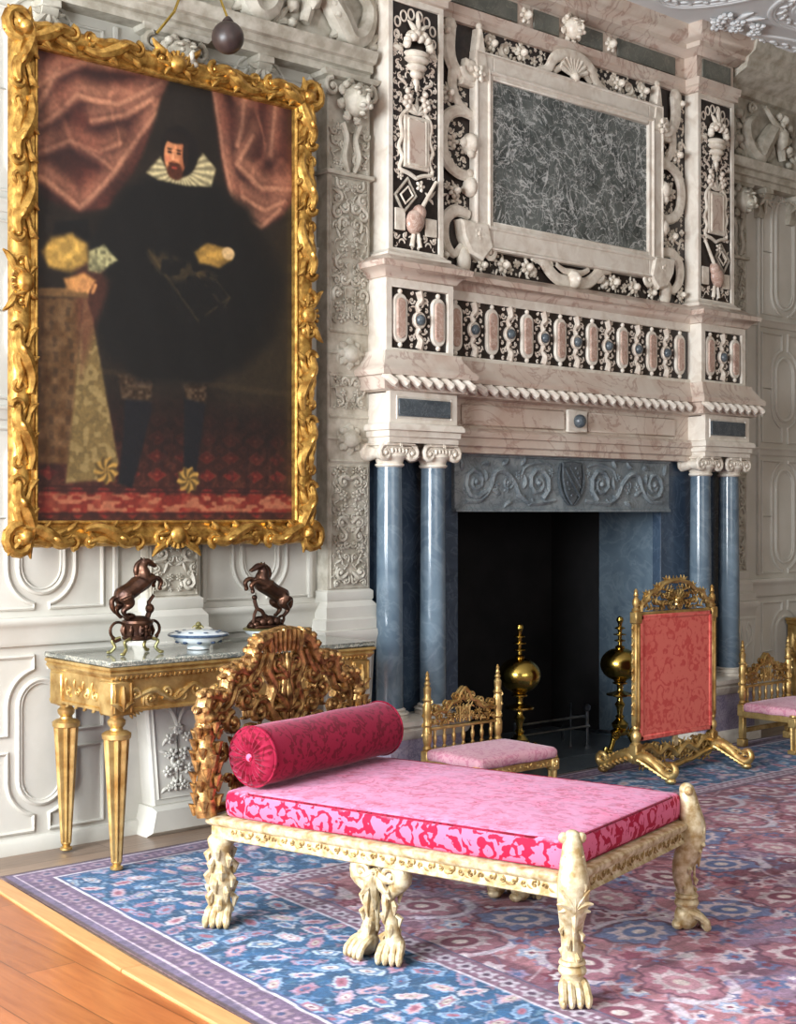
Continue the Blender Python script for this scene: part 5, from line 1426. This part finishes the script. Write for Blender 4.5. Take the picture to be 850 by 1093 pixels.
# mattress
def pillowbox(m, x0, y0, z0, x1, y1, z1, r=.03, puff=.012, nx=30, ny=22, seed=0):
    """soft slab: superellipse edges, crowned top"""
    rows = [(0,0),( .0,.25),(0,.5),(0,.75),(.15,.92),(.45,1.0)]
    vs = []; fs = []
    per = []
    def outline(ins):
        P = []; a0,b0,a1,b1 = x0+ins,y0+ins,x1-ins,y1-ins; c = max(.004, r-ins*.6)
        for (cx_,cy_,s) in ((a1-c,b0+c,-PI/2),(a1-c,b1-c,0),(a0+c,b1-c,PI/2),(a0+c,b0+c,PI)):
            for k in range(5): t = s+PI/2*k/4; P.append((cx_+c*math.cos(t), cy_+c*math.sin(t)))
        # densify
        Q = []
        for i in range(len(P)):
            a = Vector(P[i]); b = Vector(P[(i+1)%len(P)]); n = 14 if i % 5 == 4 else 1
            for k in range(n): Q.append(a.lerp(b, k/n))
        return Q
    prof = [(.010,0),(.002,.06),(-.003,.2),(-.005,.5),(-.003,.8),(.003,.93),(.012,.99),(.05,1.03),(.12,1.06),(.22,1.08),(.32,1.085)]
    H = z1-z0; n = None
    rd = random.Random(seed)
    for ins, q in prof:
        ins = min(ins, (y1-y0)*.45)
        O = outline(ins); n = len(O)
        for i, p in enumerate(O):
            w = .004*math.sin(i*.9+q*3)*(1 if q < .95 else .3)
            fx = (p.x-x0)/(x1-x0)*2-1; fy = (p.y-y0)/(y1-y0)*2-1; cw = max(0,1-fx**4)*max(0,1-fy**4)
            vs.append((p.x, p.y, z0+H*min(q,1.0)+ (puff*cw if q > .98 else 0) + (.0022*math.sin(p.x*19+p.y*7)*math.sin(p.y*13-p.x*5)*cw if q > .98 else .5*w)))
    for j in range(len(prof)-1):
        for i in range(n): k = (i+1)%n; fs.append((j*n+i,j*n+k,(j+1)*n+k,(j+1)*n+i))
    fs.append(tuple((len(prof)-1)*n+i for i in range(n))); fs.append(tuple(range(n-1,-1,-1)))
    m.add(vs, fs)
mt = thing('mattress', 'flat crimson and pink damask mattress lying on the gilt daybed', 'mattress', (2.873,-1.508,ZR1+.008), BA)
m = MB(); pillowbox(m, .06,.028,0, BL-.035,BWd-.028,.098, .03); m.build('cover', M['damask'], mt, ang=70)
for z in (.006,.094):
    m = MB(); i0 = .030 if z < .05 else .028; P = [(.064,i0+.004),(BL-.04,i0+.004),(BL-.04,BWd-i0-.004),(.064,BWd-i0-.004)]
    Q = []
    for i in range(4):
        a = Vector(P[i]); b = Vector(P[(i+1)%4])
        for k in range(1,12): q = a.lerp(b,k/12); Q.append((q.x,q.y,z))
    m.tube(Q, .0045, 6, closed=True)
    m.build('piping', M['bolster'], mt)
# bolster
bo = thing('bolster', 'round crimson velvet bolster at the head of the daybed', 'cushion', (2.873+math.cos(BA)*.155-math.sin(BA)*.5, -1.508+math.sin(BA)*.155+math.cos(BA)*.5, ZR1+.122+.112), BA)
m = MB(); n = 44; Rb = .112; hb = .43
prof = [(.008,-hb-.004),(.03,-hb-.012),(.06,-hb-.014),(.09,-hb-.006),(Rb-.006,-hb+.006),(Rb,-hb+.02)]+[(Rb+.002*math.sin(i),-hb+.04+(2*hb-.08)*i/12) for i in range(13)]+[(Rb,hb-.02),(Rb-.006,hb-.006),(.09,hb+.006),(.06,hb+.014),(.03,hb+.012),(.008,hb+.004)]
vs = []; fs = []
for j,(R,h) in enumerate(prof):
    for k in range(n):
        a = 2*PI*k/n; pl = 0
        if j < 5 or j > len(prof)-6: pl = .006*(1 if k%2 else -1)*(.4+(R/Rb)*.6)*(1 if h<0 else -1)*(1 if .02 < R < .108 else 0)
        vs.append((R*math.cos(a), h+pl, R*math.sin(a)))
for j in range(len(prof)-1):
    for k in range(n): l=(k+1)%n; fs.append((j*n+k,j*n+l,(j+1)*n+l,(j+1)*n+k))
fs.append(tuple(range(n))); fs.append(tuple((len(prof)-1)*n+k for k in range(n)))
m.add(vs, fs); m.build('cover', M['bolster'], bo, ang=60)
for s in (-1,1):
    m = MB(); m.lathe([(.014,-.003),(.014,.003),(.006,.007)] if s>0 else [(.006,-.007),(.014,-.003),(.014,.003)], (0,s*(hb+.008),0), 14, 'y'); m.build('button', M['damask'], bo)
for s in (-1,1): m = MB(); m.tube([(Rb*math.cos(2*PI*k/36), s*(hb-.012), Rb*math.sin(2*PI*k/36)) for k in range(36)], .005, 6, closed=True); m.build('piping', M['bolster'], bo)

# ================================================================== LOW CHAIRS
def baluster(m, x, y, z0, z1, R, n=14, k=3):
    H = z1-z0; prof = [(R*.6,0)]
    for i in range(k):
        b = i/k
        for q, rr in ((.02,.9),(.05,1.05),(.08,.7),(.14,.75),(.2,.95),(.26,.8),(.30,.62)): prof.append((R*rr*(1-.12*b), H*(b+q*1.0*(3/k)/1.0*.98)))
    prof.append((R*.5,H)); m.lathe([(r_,z0+h) for r_,h in prof], (x,y,0), n)
def make_chair(label, loc):
    t = thing('low_chair', label, 'chair', loc, 0, 'low gilt side chairs')
    Wc, Dp, Hs, Ht = .53, .40, .27, .70
    for sx in (0,1):
        m = MB(); x = sx*Wc
        m.box(x-.028,-.028,0,x+.028,.028,.05,.004); m.box(x-.02,-.02,.05,x+.02,.02,.20,.005); m.box(x-.026,-.026,.20,x+.026,.026,Hs+.01,.005)
        m.lathe([(.02,Hs+.01),(.026,Hs+.02),(.018,Hs+.035),(.024,Hs+.06),(.026,Hs+.11),(.020,Hs+.135),(.027,Hs+.145),(.020,Hs+.16),(.024,Hs+.19),(.026,Hs+.24),(.019,Hs+.27),(.027,Hs+.28),(.018,Hs+.295),
                 (.020,Hs+.32),(.022,Hs+.34),(.012,Hs+.355),(.018,Hs+.365),(.010,Hs+.38),(.014,Hs+.39),(.008,Hs+.405),(.011,Hs+.415),(.003,Hs+.432)], (x,0,0), 14)
        for k in range(12):
            b = k*2.2; z = Hs+.06+.018*k; m.tube([(x+.02*math.cos(b),.02*math.sin(b),z),(x+.028*math.cos(b),.028*math.sin(b),z+.01),(x+.022*math.cos(b),.022*math.sin(b),z+.024)],[.004,.006,.003],6)
        m.build('back_post', M['gold'], t)
    for sx in (0,1):
        m = MB(); x = sx*(Wc+.03)-.015; y = -Dp
        m.box(x-.030,y-.030,0,x+.030,y+.030,.028,.004); fluted(m,x,y,.028,.17,.022,.026,6); m.box(x-.028,y-.028,.17,x+.028,y+.028,.235,.006); m.lathe([(.02,.235),(.03,.24),(.026,.25),(.01,.255)],(x,y,0),12)
        r = Rel(m, lambda u,v,w:(u,y-.028-w,v), .9, 6); r.flower(x,.203,.022)
        m.build('front_leg', M['gold'], t)
    m = MB()
    m.box(0,-.018,.20,Wc,.018,.245,.004); m.box(-.01,-Dp-.018,.19,Wc+.01,-Dp+.018,.235,.004)
    m.box(-.024,-Dp,.195,.010,0,.238,.004); m.box(Wc-.010,-Dp,.195,Wc+.024,0,.238,.004); m.box(0,-.012,.09,Wc,.012,.12,.004)
    r = Rel(m, lambda u,v,w:(u,-Dp-.018-w,v), .9, 5)
    for i in range(12): r.spiral(.03+i*.042,.212,.014,i,1.1,(-1)**i,.005,0,k=7)
    m.build('seat_frame', M['gold'], t)
    m = MB(); m.box(.02,-.014,.385,Wc-.02,.014,.40,.003)
    for y_ in (-.012,.012):
        r = Rel(m, lambda u,v,w: (u, y_-w*(1 if y_<0 else -1), v), .9, 6, mirror=Wc/2)
        r.fill(lambda u,v,q: .03+q*.6<u<Wc/2 and .405+q*.6<v<(.47+.06*sst_(u/(Wc/2))), (.02,.39,Wc/2,.56), .014, .026, 3, 0, 500, 'sslf', .9, .3)
        r.curve([(.03,.47),(.08,.485),(.13,.48),(.17,.52),(.21,.53),(.235,.57),(Wc/2,.595)], [.008,.010,.009,.011,.010,.011,.012], 0, 4)
        r.spiral(.06,.50,.02,0,1.2,1,.007); r.spiral(.14,.515,.022,0,1.2,1,.007); r.spiral(.205,.55,.02,0,1.2,1,.007)
        r.acanthus(Wc/2,.53,PI/2,.07,0,5,1.2); r.curve([(.23,.41),(.23,.5)],.007,0,0); r.flower(Wc/2,.46,.03)
    m.build('back_crest', M['gold'], t)
    for i in range(7):
        m = MB(); x = .055+i*.07
        m.lathe([(.010,.285),(.012,.295),(.006,.305),(.011,.325),(.012,.345),(.006,.365),(.010,.378),(.008,.39)], (x,0,0), 10); m.build('spindle', M['gold'], t)
    m = MB(); m.box(.02,-.012,.27,Wc-.02,.012,.287,.003); m.build('lower_back_rail', M['gold'], t)
    m = MB(); pillowbox(m,-.03,-Dp-.03,.235,Wc+.03,-.02,.29,.03,.012); m.build('seat_cushion', M['seatpink'], t, ang=70)
    return t
def sst_(q): q = max(0,min(1,q)); return q*q*(3-2*q)
c1 = make_chair('low gilt chair with a pink seat behind the daybed, left of the fire screen', (4.957,-.44,.007))
c2 = copy_tree(c1); c2.location = (7.75,-.47,.007); c2['label'] = 'low gilt chair with a pink seat right of the fire screen'

# ================================================================== FIRE SCREEN
fs_ = thing('fire_screen', 'tall gilt fire screen with a red silk panel before the hearth', 'fire screen', (6.71,-.72,.007))
HWs = .365
for sx in (-1,1):
    m = MB(); x = sx*HWs
    m.box(x-.022,-.02,.30,x+.022,.02,.93,.006); m.box(x-.03,-.028,.10,x+.03,.028,.20,.006)
    m.lathe([(.03,.20),(.022,.21),(.03,.235),(.028,.26),(.016,.275),(.024,.29),(.02,.31)],(x,0,0),16)
    m.box(x-.028,-.026,.90,x+.028,.026,.97,.006)
    m.lathe([(.02,.97),(.026,.98),(.014,.995),(.022,1.015),(.020,1.04),(.010,1.055),(.016,1.065),(.010,1.08),(.013,1.09),(.003,1.105)],(x,0,0),14)
    r = Rel(m, lambda u,v,w:(u,-.02-w,v), .8, 5)
    r.curve([(x,.33),(x,.88)], .006, 0, 0)
    for k in range(11): m.tube([(x+sx*.022,0,.36+.05*k),(x+sx*.034,0,.375+.05*k),(x+sx*.026,0,.395+.05*k)],[.005,.008,.003],6)
    m.build('post', M['gold'], fs_)
for sx in (-1,1):
    m = MB(); x = sx*HWs
    for sy in (-1,1):
        P = cr([(x,0,.11),(x,sy*.07,.13),(x,sy*.14,.10),(x,sy*.20,.055),(x,sy*.25,.045),(x,sy*.285,.075),(x,sy*.27,.11),(x,sy*.235,.105),(x,sy*.235,.08)],4)
        m.tube(P, [.034,.036,.038,.036,.034,.034,.032,.03,.03,.03,.03,.03,.03,.03,.03,.03,.028,.026,.024,.022,.022,.02,.02,.018,.018,.018,.016,.016,.014,.014,.012,.012,.012][:len(P)], 10)
        m.ell((x,sy*.25,.02),(.03,.035,.02),10,7)
        for k in range(7):
            y = sy*(.04+.03*k); z = .135-.012*k
            for s3 in (-1,1): m.tube([(x+s3*.028,y,z-.03),(x+s3*.044,y+sy*.01,z-.02),(x+s3*.036,y+sy*.035,z-.03)],[.007,.011,.004],6)
            m.tube([(x,y,z+.01),(x,y+sy*.012,z+.032),(x,y+sy*.04,z+.018)],[.010,.013,.004],6)
    m.build('scroll_foot', M['gold'], fs_)
m = MB()
for y_ in (-1,1):
    r = Rel(m, lambda u,v,w: (u, y_*(.012+w), v), 1.0, 6, mirror=0)
    r.curve([(-HWs,.15),(-.26,.17),(-.18,.12),(-.09,.155),(0,.10)], [.016,.018,.018,.018,.02], 0, 4)
    r.curve([(-HWs,.10),(-.26,.085),(-.17,.06),(-.08,.05),(0,.035)], [.012,.014,.014,.014,.016], 0, 4)
    r.fill(lambda u,v,q: -HWs+.02<u<-.01 and .045+q*.5<v<.20-q*.5, (-HWs,.04,0,.20), .016, .032, 12, 0, 500, 'ssl', .9, .3)
m.build('carved_stretcher', M['gold'], fs_)
m = MB(); m.box(-.33,-.010,.225,.33,.010,.94); m.box(-.335,-.014,.235,.335,.014,.93,.01); m.build('silk_panel', M['screensilk'], fs_)
m = MB()
for a in ((-.345,.215,-.315,.95),(.315,.215,.345,.95),(-.345,.215,.345,.245),(-.345,.92,.345,.95)): m.box(a[0],-.02,a[1],a[2],.02,a[3],.006)
m.build('silk_border', M['bolster'] if False else M['screensilk'], fs_)
m = MB(); m.box(-.02,-.01,.15,.02,.01,.23,.003); m.build('panel_support', M['goldpale'], fs_)
m = MB()
m.box(-HWs+.02,-.016,.945,HWs-.02,.016,.965,.004)
for y_ in (-1,1):
    r = Rel(m, lambda u,v,w: (u, y_*(.010+w), .965+(v-.965)*.78), 1.0, 6, mirror=0)
    r.curve([(-.335,.97),(-.325,1.02),(-.28,1.05),(-.25,1.10),(-.17,1.125),(-.13,1.165),(-.06,1.185),(0,1.195)], [.014,.016,.014,.016,.014,.016,.014,.016], 0, 4)
    for u,v in ((-.325,1.02),(-.26,1.09),(-.16,1.14),(-.07,1.19)): r.acanthus(u,v,2.0,.05,0,4,1.2)
    r.acanthus(0,1.17,PI/2,.06,0,5,1.2); r.shell(0,1.03,.09,PI/2,1.1,7,.0); r.flower(0,1.03,.04,.02)
    r.fill(lambda u,v,q: v+q*.7 < .97+.21*math.sqrt(max(0,1-(u/.34)**2)) and u<-.05, (-.33,.965,0,1.19), .018, .034, 31, 0, 700, 'sslf', .92, .28)
    r.fill(lambda u,v,q: u<-.005 and (1.10<v<1.16 or v<1.0), (-.06,.965,0,1.17), .014, .024, 32, 0, 200, 'sl', .92, .28)
m.build('crest', M['gold'], fs_)

# ================================================================== ANDIRONS and grate
def andiron(label, loc):
    t = thing('andiron', label, 'andiron', loc, 0, 'brass andirons in the hearth')
    m = MB(); 
    for sx in (-1,1):
        m.tube(cr([(0,0,.13),(sx*.06,-.01,.12),(sx*.10,-.02,.06),(sx*.13,-.02,.015),(sx*.165,-.02,.02),(sx*.16,-.02,.045)],4), .016, 10)
        m.ell((sx*.135,-.02,.014),(.028,.028,.014),10,6)
        r = Rel(m, lambda u,v,w:(u,-.03-w,v), .9, 6); r.acanthus(sx*.04,.10,PI/2-sx*.6,.07,0,4); r.spiral(sx*.09,.12,.03,0,1.3,sx,.010)
    m.lathe([(.03,.10),(.06,.115),(.062,.13),(.04,.145),(.05,.16),(.055,.18),(.035,.20),(.02,.215)],(0,0,0),24)
    m.build('foot', M['brass'], t)
    m = MB(); m.lathe([(.02,.21),(.032,.225),(.018,.24),(.022,.28),(.035,.305),(.02,.325),(.018,.345),(.06,.36),(.088,.365),(.088,.375),(.05,.385),(.022,.395),(.018,.41),(.022,.43),(.048,.44),(.048,.448),(.02,.456),(.022,.465)],(0,0,0),28)
    m.build('stem', M['brass'], t)
    m = MB(); m.ell((0,0,.565),(.128,.128,.108),32,20); m.lathe([(.04,.455),(.045,.462),(.03,.47)],(0,0,0),20); m.build('ball', M['brass'], t)
    m = MB(); m.lathe([(.03,.67),(.032,.68),(.014,.69),(.013,.71),(.036,.716),(.036,.722),(.012,.73),(.013,.75),(.042,.756),(.042,.762),(.012,.77),(.015,.79),(.034,.796),(.034,.802),(.012,.812),(.014,.83),(.024,.85),(.020,.868),(.004,.878)],(0,0,0),20); m.build('finial', M['brass'], t)
    m = MB(); m.tube([(0,.02,.12),(0,.14,.11),(0,.5,.10)],.012,8); m.tube([(0,.5,.10),(0,.5,.0)],.012,8); m.build('billet_bar', M['steel'], t)
    return t
a1 = andiron('brass andiron with a large ball, left of the hearth beside the low chair', (6.055,-.06,.006))
a2 = copy_tree(a1); a2.location = (6.99,-.06,.006); a2['label'] = 'brass andiron half hidden behind the red fire screen'
gr = thing('fire_grate', 'low steel fire bars on posts between the two andirons', 'grate', (6.66,.17,.008))
m = MB()
for z,y in ((.205,.02),(.145,-.02)): m.tube([(-.40,y,z),(.27,y,z)], .008, 8)
m.build('bar', M['steel'], gr)
m = MB(); m.lathe([(.022,0),(.022,.01),(.012,.02),(.010,.24),(.022,.25),(.024,.275),(.01,.285)],(.27,0,0),14); m.build('post', M['steel'], gr)
m = MB(); m.lathe([(.018,0),(.008,.02),(.008,.21),(.014,.22),(.004,.23)],(-.41,0,0),12); m.build('post', M['steel'], gr)
m = MB(); m.lathe([(.01,0),(.006,.02),(.006,.28),(.01,.29)],(.22,.10,0),10); m.tube([(.22,.1,.2),(.27,0,.2)],.006,6); m.build('post', M['steel'], gr)

# partly seen gilt side table at the right edge of the view
sd = thing('gilt_side_table', 'gilt side table at the right edge, cut off by the frame', 'table', (9.32,-.22,0))
m = MB(); m.sweep([(-.36,.2),(-.36,-.14),(.36,-.14),(.36,.2)], [(0,.775),(.03,.775),(.035,.76),(.02,.75),(.02,.735),(0,.72),(0,.62),(-.02,.62)]); m.box(-.359,-.139,.63,.359,.2,.775); m.build('top', M['gold'], sd)
for sx in (-1,1):
    for y in (-.12,.17):
        m = MB(); P = cr([(sx*.33,y,.66),(sx*.35,y,.55),(sx*.32,y,.35),(sx*.30,y,.15),(sx*.33,y,.02)],4); m.tube(P,[.034-.0009*i for i in range(len(P))],10); m.ell((sx*.33,y,.02),(.03,.03,.02),10,6)
        r = Rel(m, lambda u,v,w:(u,y-.03-w,v), .9, 6); r.acanthus(sx*.34,.48,PI/2,.13,0,5,.8); r.spiral(sx*.34,.63,.03,0,1.3,1,.01); m.build('leg', M['gold'], sd)

# ================================================================== RUG
def paint_rug():
    xs = np.concatenate([np.arange(0,2.9,.0065), np.arange(2.9,6.6,.012)])
    ys = np.concatenate([np.arange(0,1.3,.011), np.arange(1.3,4.3,.0065)])
    S, T = np.meshgrid(xs, ys, indexing='ij')     # S from left edge, T from top edge (towards viewer)
    nz = vnoise(S*18,T*18,3); nf = vnoise(S*130,T*130,5)
    Sw = S+.012*(vnoise(S*9,T*9,11)-.5); Tw = T+.012*(vnoise(S*9,T*9,12)-.5)
    E = np.minimum(Sw, Tw+.02)                     # distance to the border edge
    def cells(cell, seed, jit=.25, ox=0, oy=0):
        gx = (Sw+ox)/cell; gy = (Tw+oy)/cell; row = np.floor(gy).astype(int); best = np.full(S.shape,1e9); bi = np.zeros(S.shape,int); bj = bi.copy(); bdx = np.zeros(S.shape); bdy = bdx.copy()
        for dj in (-1,0,1):
            j = row+dj; off = (j%2)*.5; bx = np.floor(gx-off).astype(int)
            for di in (-1,0,1):
                i = bx+di
                cx_ = i+off+.5+jit*(hsh(i,j,seed)-.5)*2; cy_ = j+.5+jit*(hsh(i,j,seed+1)-.5)*2
                dx = (gx-cx_)*cell; dy = (gy-cy_)*cell; d = dx*dx+dy*dy; k = d < best
                best = np.where(k,d,best); bi = np.where(k,i,bi); bj = np.where(k,j,bj); bdx = np.where(k,dx,bdx); bdy = np.where(k,dy,bdy)
        return np.sqrt(best), np.arctan2(bdy,bdx), bi, bj, bdx, bdy
    def pal(h, cols):
        cols = np.array(cols,float); return cols[np.clip((h*len(cols)).astype(int),0,len(cols)-1)]
    # ---- blue border ground
    blue = np.ones(S.shape+(3,))*np.array([28,76,116]); blue = blue*(.82+.36*nz)[...,None]
    d,a,i,j,dx,dy = cells(.052,21,.3); h = hsh(i,j,9); q = d*(1+.5*np.sin(3*a+h*6)); mk = sst(.016,.010,q)*(h>.25)
    blue = over(blue, mk*.85, pal(hsh(i,j,10),[(84,118,154),(70,104,144),(130,146,170),(146,106,126),(52,92,120),(104,138,164)]))
    d,a,i,j,dx,dy = cells(.120,31,.18); h = hsh(i,j,4); R = .032+.018*h; ph = h*6; el = 1+.35*np.cos(2*a+h*9); q = d*el/R
    pet = q*(1+.12*np.sin((7+np.floor(h*3))*a+ph)+.05*np.sin(16*a))
    blue = over(blue, sst(1.18,1.08,pet)*.8, (30,54,92))
    blue = over(blue, sst(1.04,.94,pet), pal(hsh(i,j,41),[(160,176,194),(156,146,170),(124,154,186),(178,176,186),(150,126,150)]))
    blue = over(blue, sst(.74,.64,pet), pal(hsh(i,j,42),[(150,104,124),(108,132,164),(184,150,160),(90,116,150)]))
    blue = over(blue, sst(.46,.38,q), pal(hsh(i,j,43),[(196,192,194),(60,92,136),(146,88,108),(170,166,158)]))
    blue = over(blue, sst(.2,.12,q), (120,70,90))
    # curving stems
    v = np.abs(np.sin(Sw*21+2.2*np.sin(Tw*13))*np.cos(Tw*19+1.7*np.sin(Sw*11))); blue = over(blue, sst(.055,.02,v)*(q>1.1)*.55, (140,150,170))
    # ---- red field
    red = np.ones(S.shape+(3,))*np.array([162,108,118]); big = vnoise(S*3.1,T*3.1,33); red = red*(.80+.22*nz+.25*big)[...,None]
    red = over(red, sst(.60,.72,big)*.6, (110,100,132)); red = over(red, sst(.66,.76,vnoise(S*4.3,T*4.3,77))*.65, (98,54,72))
    d,a,i,j,dx,dy = cells(.07,51,.32); h = hsh(i,j,8); q = d*(1+.5*np.sin(3*a+h*6)); red = over(red, sst(.021,.012,q)*(h>.2)*.8, pal(hsh(i,j,12),[(184,150,162),(96,92,128),(196,176,182),(116,52,70),(120,134,166),(168,116,128)]))
    # scrolling vines
    v = np.abs(np.sin(Sw*8.5+2.4*np.sin(Tw*5.2+1)+.8*np.sin(Tw*13))); red = over(red, sst(.11,.05,v)*.75, (190,170,180))
    v = np.abs(np.sin(Tw*9.5+2.2*np.sin(Sw*5.7)+.8*np.sin(Sw*12))); red = over(red, sst(.09,.04,v)*.55, (86,84,122))
    # large palmettes and pale crescents
    d,a,i,j,dx,dy = cells(.44,61,.16,.15,.1); h = hsh(i,j,5); th = h*6.28; ca,sa = np.cos(th),np.sin(th); ux = dx*ca+dy*sa; uy = -dx*sa+dy*ca
    q = np.sqrt((ux/1.35)**2+uy**2); aa = np.arctan2(uy,ux)
    q = q*(1+.10*(vnoise(S*16,T*16,90)-.5)); pet = q*(1+.07*np.sin(12*aa)+.10*np.cos(4*aa+h*3))
    red = over(red, sst(.135,.128,pet)*.85, (96,56,78)); red = over(red, sst(.122,.114,pet), pal(h,[(150,98,112),(104,112,150),(160,104,120)]))
    red = over(red, sst(.085,.078,q*(1+.13*np.sin(9*aa)+.06*np.sin(21*aa))), (192,172,178)); red = over(red, sst(.058,.05,q), pal(h,[(120,60,80),(90,104,146),(176,128,140)])); red = over(red, sst(.026,.02,q), (206,190,186))
    cr_ = np.abs(q-.150)/.020; red = over(red, sst(1.0,.55,cr_)*(np.cos(aa-h*4) > .35)*.85, (200,192,204)); d2,a2_,i2,j2,dx2,dy2 = cells(.125,81,.24); q2 = d2/(.024+.014*hsh(i2,j2,2))*(1+.22*np.sin(5*a2_+i2)); f2 = (pet>.14)*(hsh(i2,j2,3)>.25); red = over(red, sst(1.15,1.0,q2)*f2*.9, pal(hsh(i2,j2,46),[(190,160,172),(92,98,138),(206,188,194),(122,50,72),(150,130,160)])); red = over(red, sst(.55,.42,q2)*f2, pal(hsh(i2,j2,47),[(120,52,74),(206,196,200),(84,96,140)]))
    d,a,i,j,dx,dy = cells(.235,71,.2); h = hsh(i,j,6); q = d/(.040+.018*h)*(1+.2*np.sin(6*a+h*5))
    far = (pet>.15); red = over(red, sst(1.1,1.0,q)*far, pal(hsh(i,j,44),[(84,96,136),(186,166,176),(112,46,66),(150,160,186)])); red = over(red, sst(.65,.55,q)*far, pal(hsh(i,j,45),[(206,196,200),(150,90,106),(96,110,150)])); red = over(red, sst(.3,.2,q)*far, (120,56,76))
    # ---- guard stripes
    def guard(w, per, c0, c1, c2, along):
        g = np.ones(S.shape+(3,))*np.array(c0,float); ph = (along/per) % 1; row = np.floor(along/per).astype(int)
        r_ = np.sqrt(((ph-.5)*per)**2+w**2); aa = np.arctan2(w,(ph-.5)*per)
        g = over(g, sst(.036,.03,r_*(1+.2*np.sin(5*aa))), c1); g = over(g, sst(.017,.012,r_), c2)
        r2 = np.sqrt((((along/per+.5) % 1-.5)*per)**2+(np.abs(w)-.018)**2); return over(g, sst(.014,.009,r2), c1)
    along = np.where(Sw < Tw+.02, Tw, Sw)
    col = red
    inner = guard(E-.86, .11, (120,88,108), (178,168,180), (76,50,76), along)
    col = over(col, sst(.925,.92,E), inner); col = over(col, sst(.925,.92,E)*sst(.912,.916,E), (78,80,112)); col = over(col, sst(.812,.806,E), (196,188,200)); col = over(col, sst(.800,.794,E), blue)
    outer = guard(E-.115, .12, (98,80,106), (142,120,136), (56,66,104), along)
    col = over(col, sst(.205,.200,E), (66,78,118)); col = over(col, sst(.192,.188,E), (206,200,206)); col = over(col, sst(.180,.176,E), outer)
    col = over(col, sst(.060,.055,E), (186,170,180)); col = over(col, sst(.050,.046,E), (98,86,112)*np.ones(3)); 
    col = over(col, sst(.018,.012,np.minimum(S,T)), (84,66,70))
    col = np.clip(col*1.03+2,0,255)*(.86+.28*nf)[...,None]*(1-.10*(vnoise(S*1.3,T*45,8)>.62))[...,None]
    return xs, ys, col
rx, ry, rcol = paint_rug()
ra = math.radians(-3.2)    # rug edge direction
RO = (2.585,-.350)
def rpos(A,B):
    z = .0055+.0008*np.sin(A*7)*np.cos(B*6)
    x = RO[0]+A*math.cos(.004)+B*math.sin(ra)*1.0; y = RO[1]-B*math.cos(ra)+A*math.sin(.0)
    x = RO[0]+A-B*.078; y = RO[1]-B
    return np.stack([x,y,z], -1)
rg = thing('rug', 'large patterned rug with a blue floral border and rose red field under the daybed', 'rug', (0,0,0))
grid_mesh('pile', rx, ry, rpos, rcol, M['rug'], rg)
m = MB()
c0 = rpos(np.array(0.),np.array(0.)); c1_ = rpos(np.array(0.),np.array(ry[-1])); c2_ = rpos(np.array(rx[-1]),np.array(0.)); c3 = rpos(np.array(rx[-1]),np.array(ry[-1]))
m.tube([tuple(c0-[0,0,.003]),tuple(c1_-[0,0,.003])],.0035,8); m.tube([tuple(c0-[0,0,.003]),tuple(c2_-[0,0,.003])],.0035,8)
m.tube([tuple(c2_-[0,0,.003]),tuple(c3-[0,0,.003])],.0035,8); m.tube([tuple(c1_-[0,0,.003]),tuple(c3-[0,0,.003])],.0035,8)
m.build('bound_edge', pmat('rug_binding',(96,74,78),(120,98,96),40,.9), rg)

m = MB(); m.box(10.9,-9,0,11.1,.25,4.8); struct('wall_right', m, pmat('warm_brown_wall',(120,104,80),(140,122,96),3,.9), 'unseen warm brown wall added right of the view to shape the light')  # unseen wall, added to block side light and bounce warm tone back
# ================================================================== LIGHT, WORLD, CAMERA
def area(name, loc, rot, sx, sy, P, col=(1,1,1)):
    l = bpy.data.lights.new(name, 'AREA'); l.shape = 'RECTANGLE'; l.size = sx; l.size_y = sy; l.energy = P; l.color = col
    o = bpy.data.objects.new(name, l); C.objects.link(o); o.location = loc; o.rotation_euler = rot; return o
for i,(a,b) in enumerate(wins):
    area('window_and_fill_light', (-1.75,(a+b)/2,2.35), (0,math.radians(-80),0), 2.3, (b-a)*.8, (470,400)[i], (.89,.95,1))
area('window_and_fill_light', (3.0,-9.5,2.6), (math.radians(82),0,0), 5.0, 2.6, 120, (1,.985,.96))  # fill lamp added behind the camera, no window stands there
w = bpy.data.worlds.new('World'); bpy.context.scene.world = w; w.use_nodes = True; t = w.node_tree
bg = t.nodes['Background']; tc = t.nodes.new('ShaderNodeTexCoord'); sp = t.nodes.new('ShaderNodeSeparateXYZ')
t.links.new(tc.outputs['Generated'], sp.inputs[0])
rp = t.nodes.new('ShaderNodeValToRGB'); e = rp.color_ramp.elements; e[0].position = .42; e[0].color = (.34,.29,.24,1); e[1].position = .6; e[1].color = (1,.93,.82,1)
mm = t.nodes.new('ShaderNodeMath'); mm.operation = 'MULTIPLY_ADD'; mm.inputs[1].default_value = .5; mm.inputs[2].default_value = .5
t.links.new(sp.outputs['Z'], mm.inputs[0]); t.links.new(mm.outputs[0], rp.inputs[0]); t.links.new(rp.outputs[0], bg.inputs[0]); bg.inputs[1].default_value = .34
cam = bpy.data.cameras.new('Camera'); co = bpy.data.objects.new('Camera', cam); C.objects.link(co)
co.location = (0,-5.913,1.55); co.rotation_euler = (math.radians(90),0,math.radians(-40.96))
cam.sensor_fit = 'VERTICAL'; cam.sensor_height = 24; cam.lens = 1480*24/1093; cam.shift_y = 1.5/1093; cam.clip_start = .05
sc = bpy.context.scene; sc.camera = co
sc.view_settings.view_transform = 'Standard'; sc.view_settings.look = 'None'; sc.view_settings.gamma = 1; sc.view_settings.use_curve_mapping = False
sc.view_settings.exposure = 0.12
sc.cycles.max_bounces = 6; sc.cycles.diffuse_bounces = 3; sc.cycles.glossy_bounces = 3; sc.cycles.caustics_reflective = False; sc.cycles.caustics_refractive = False
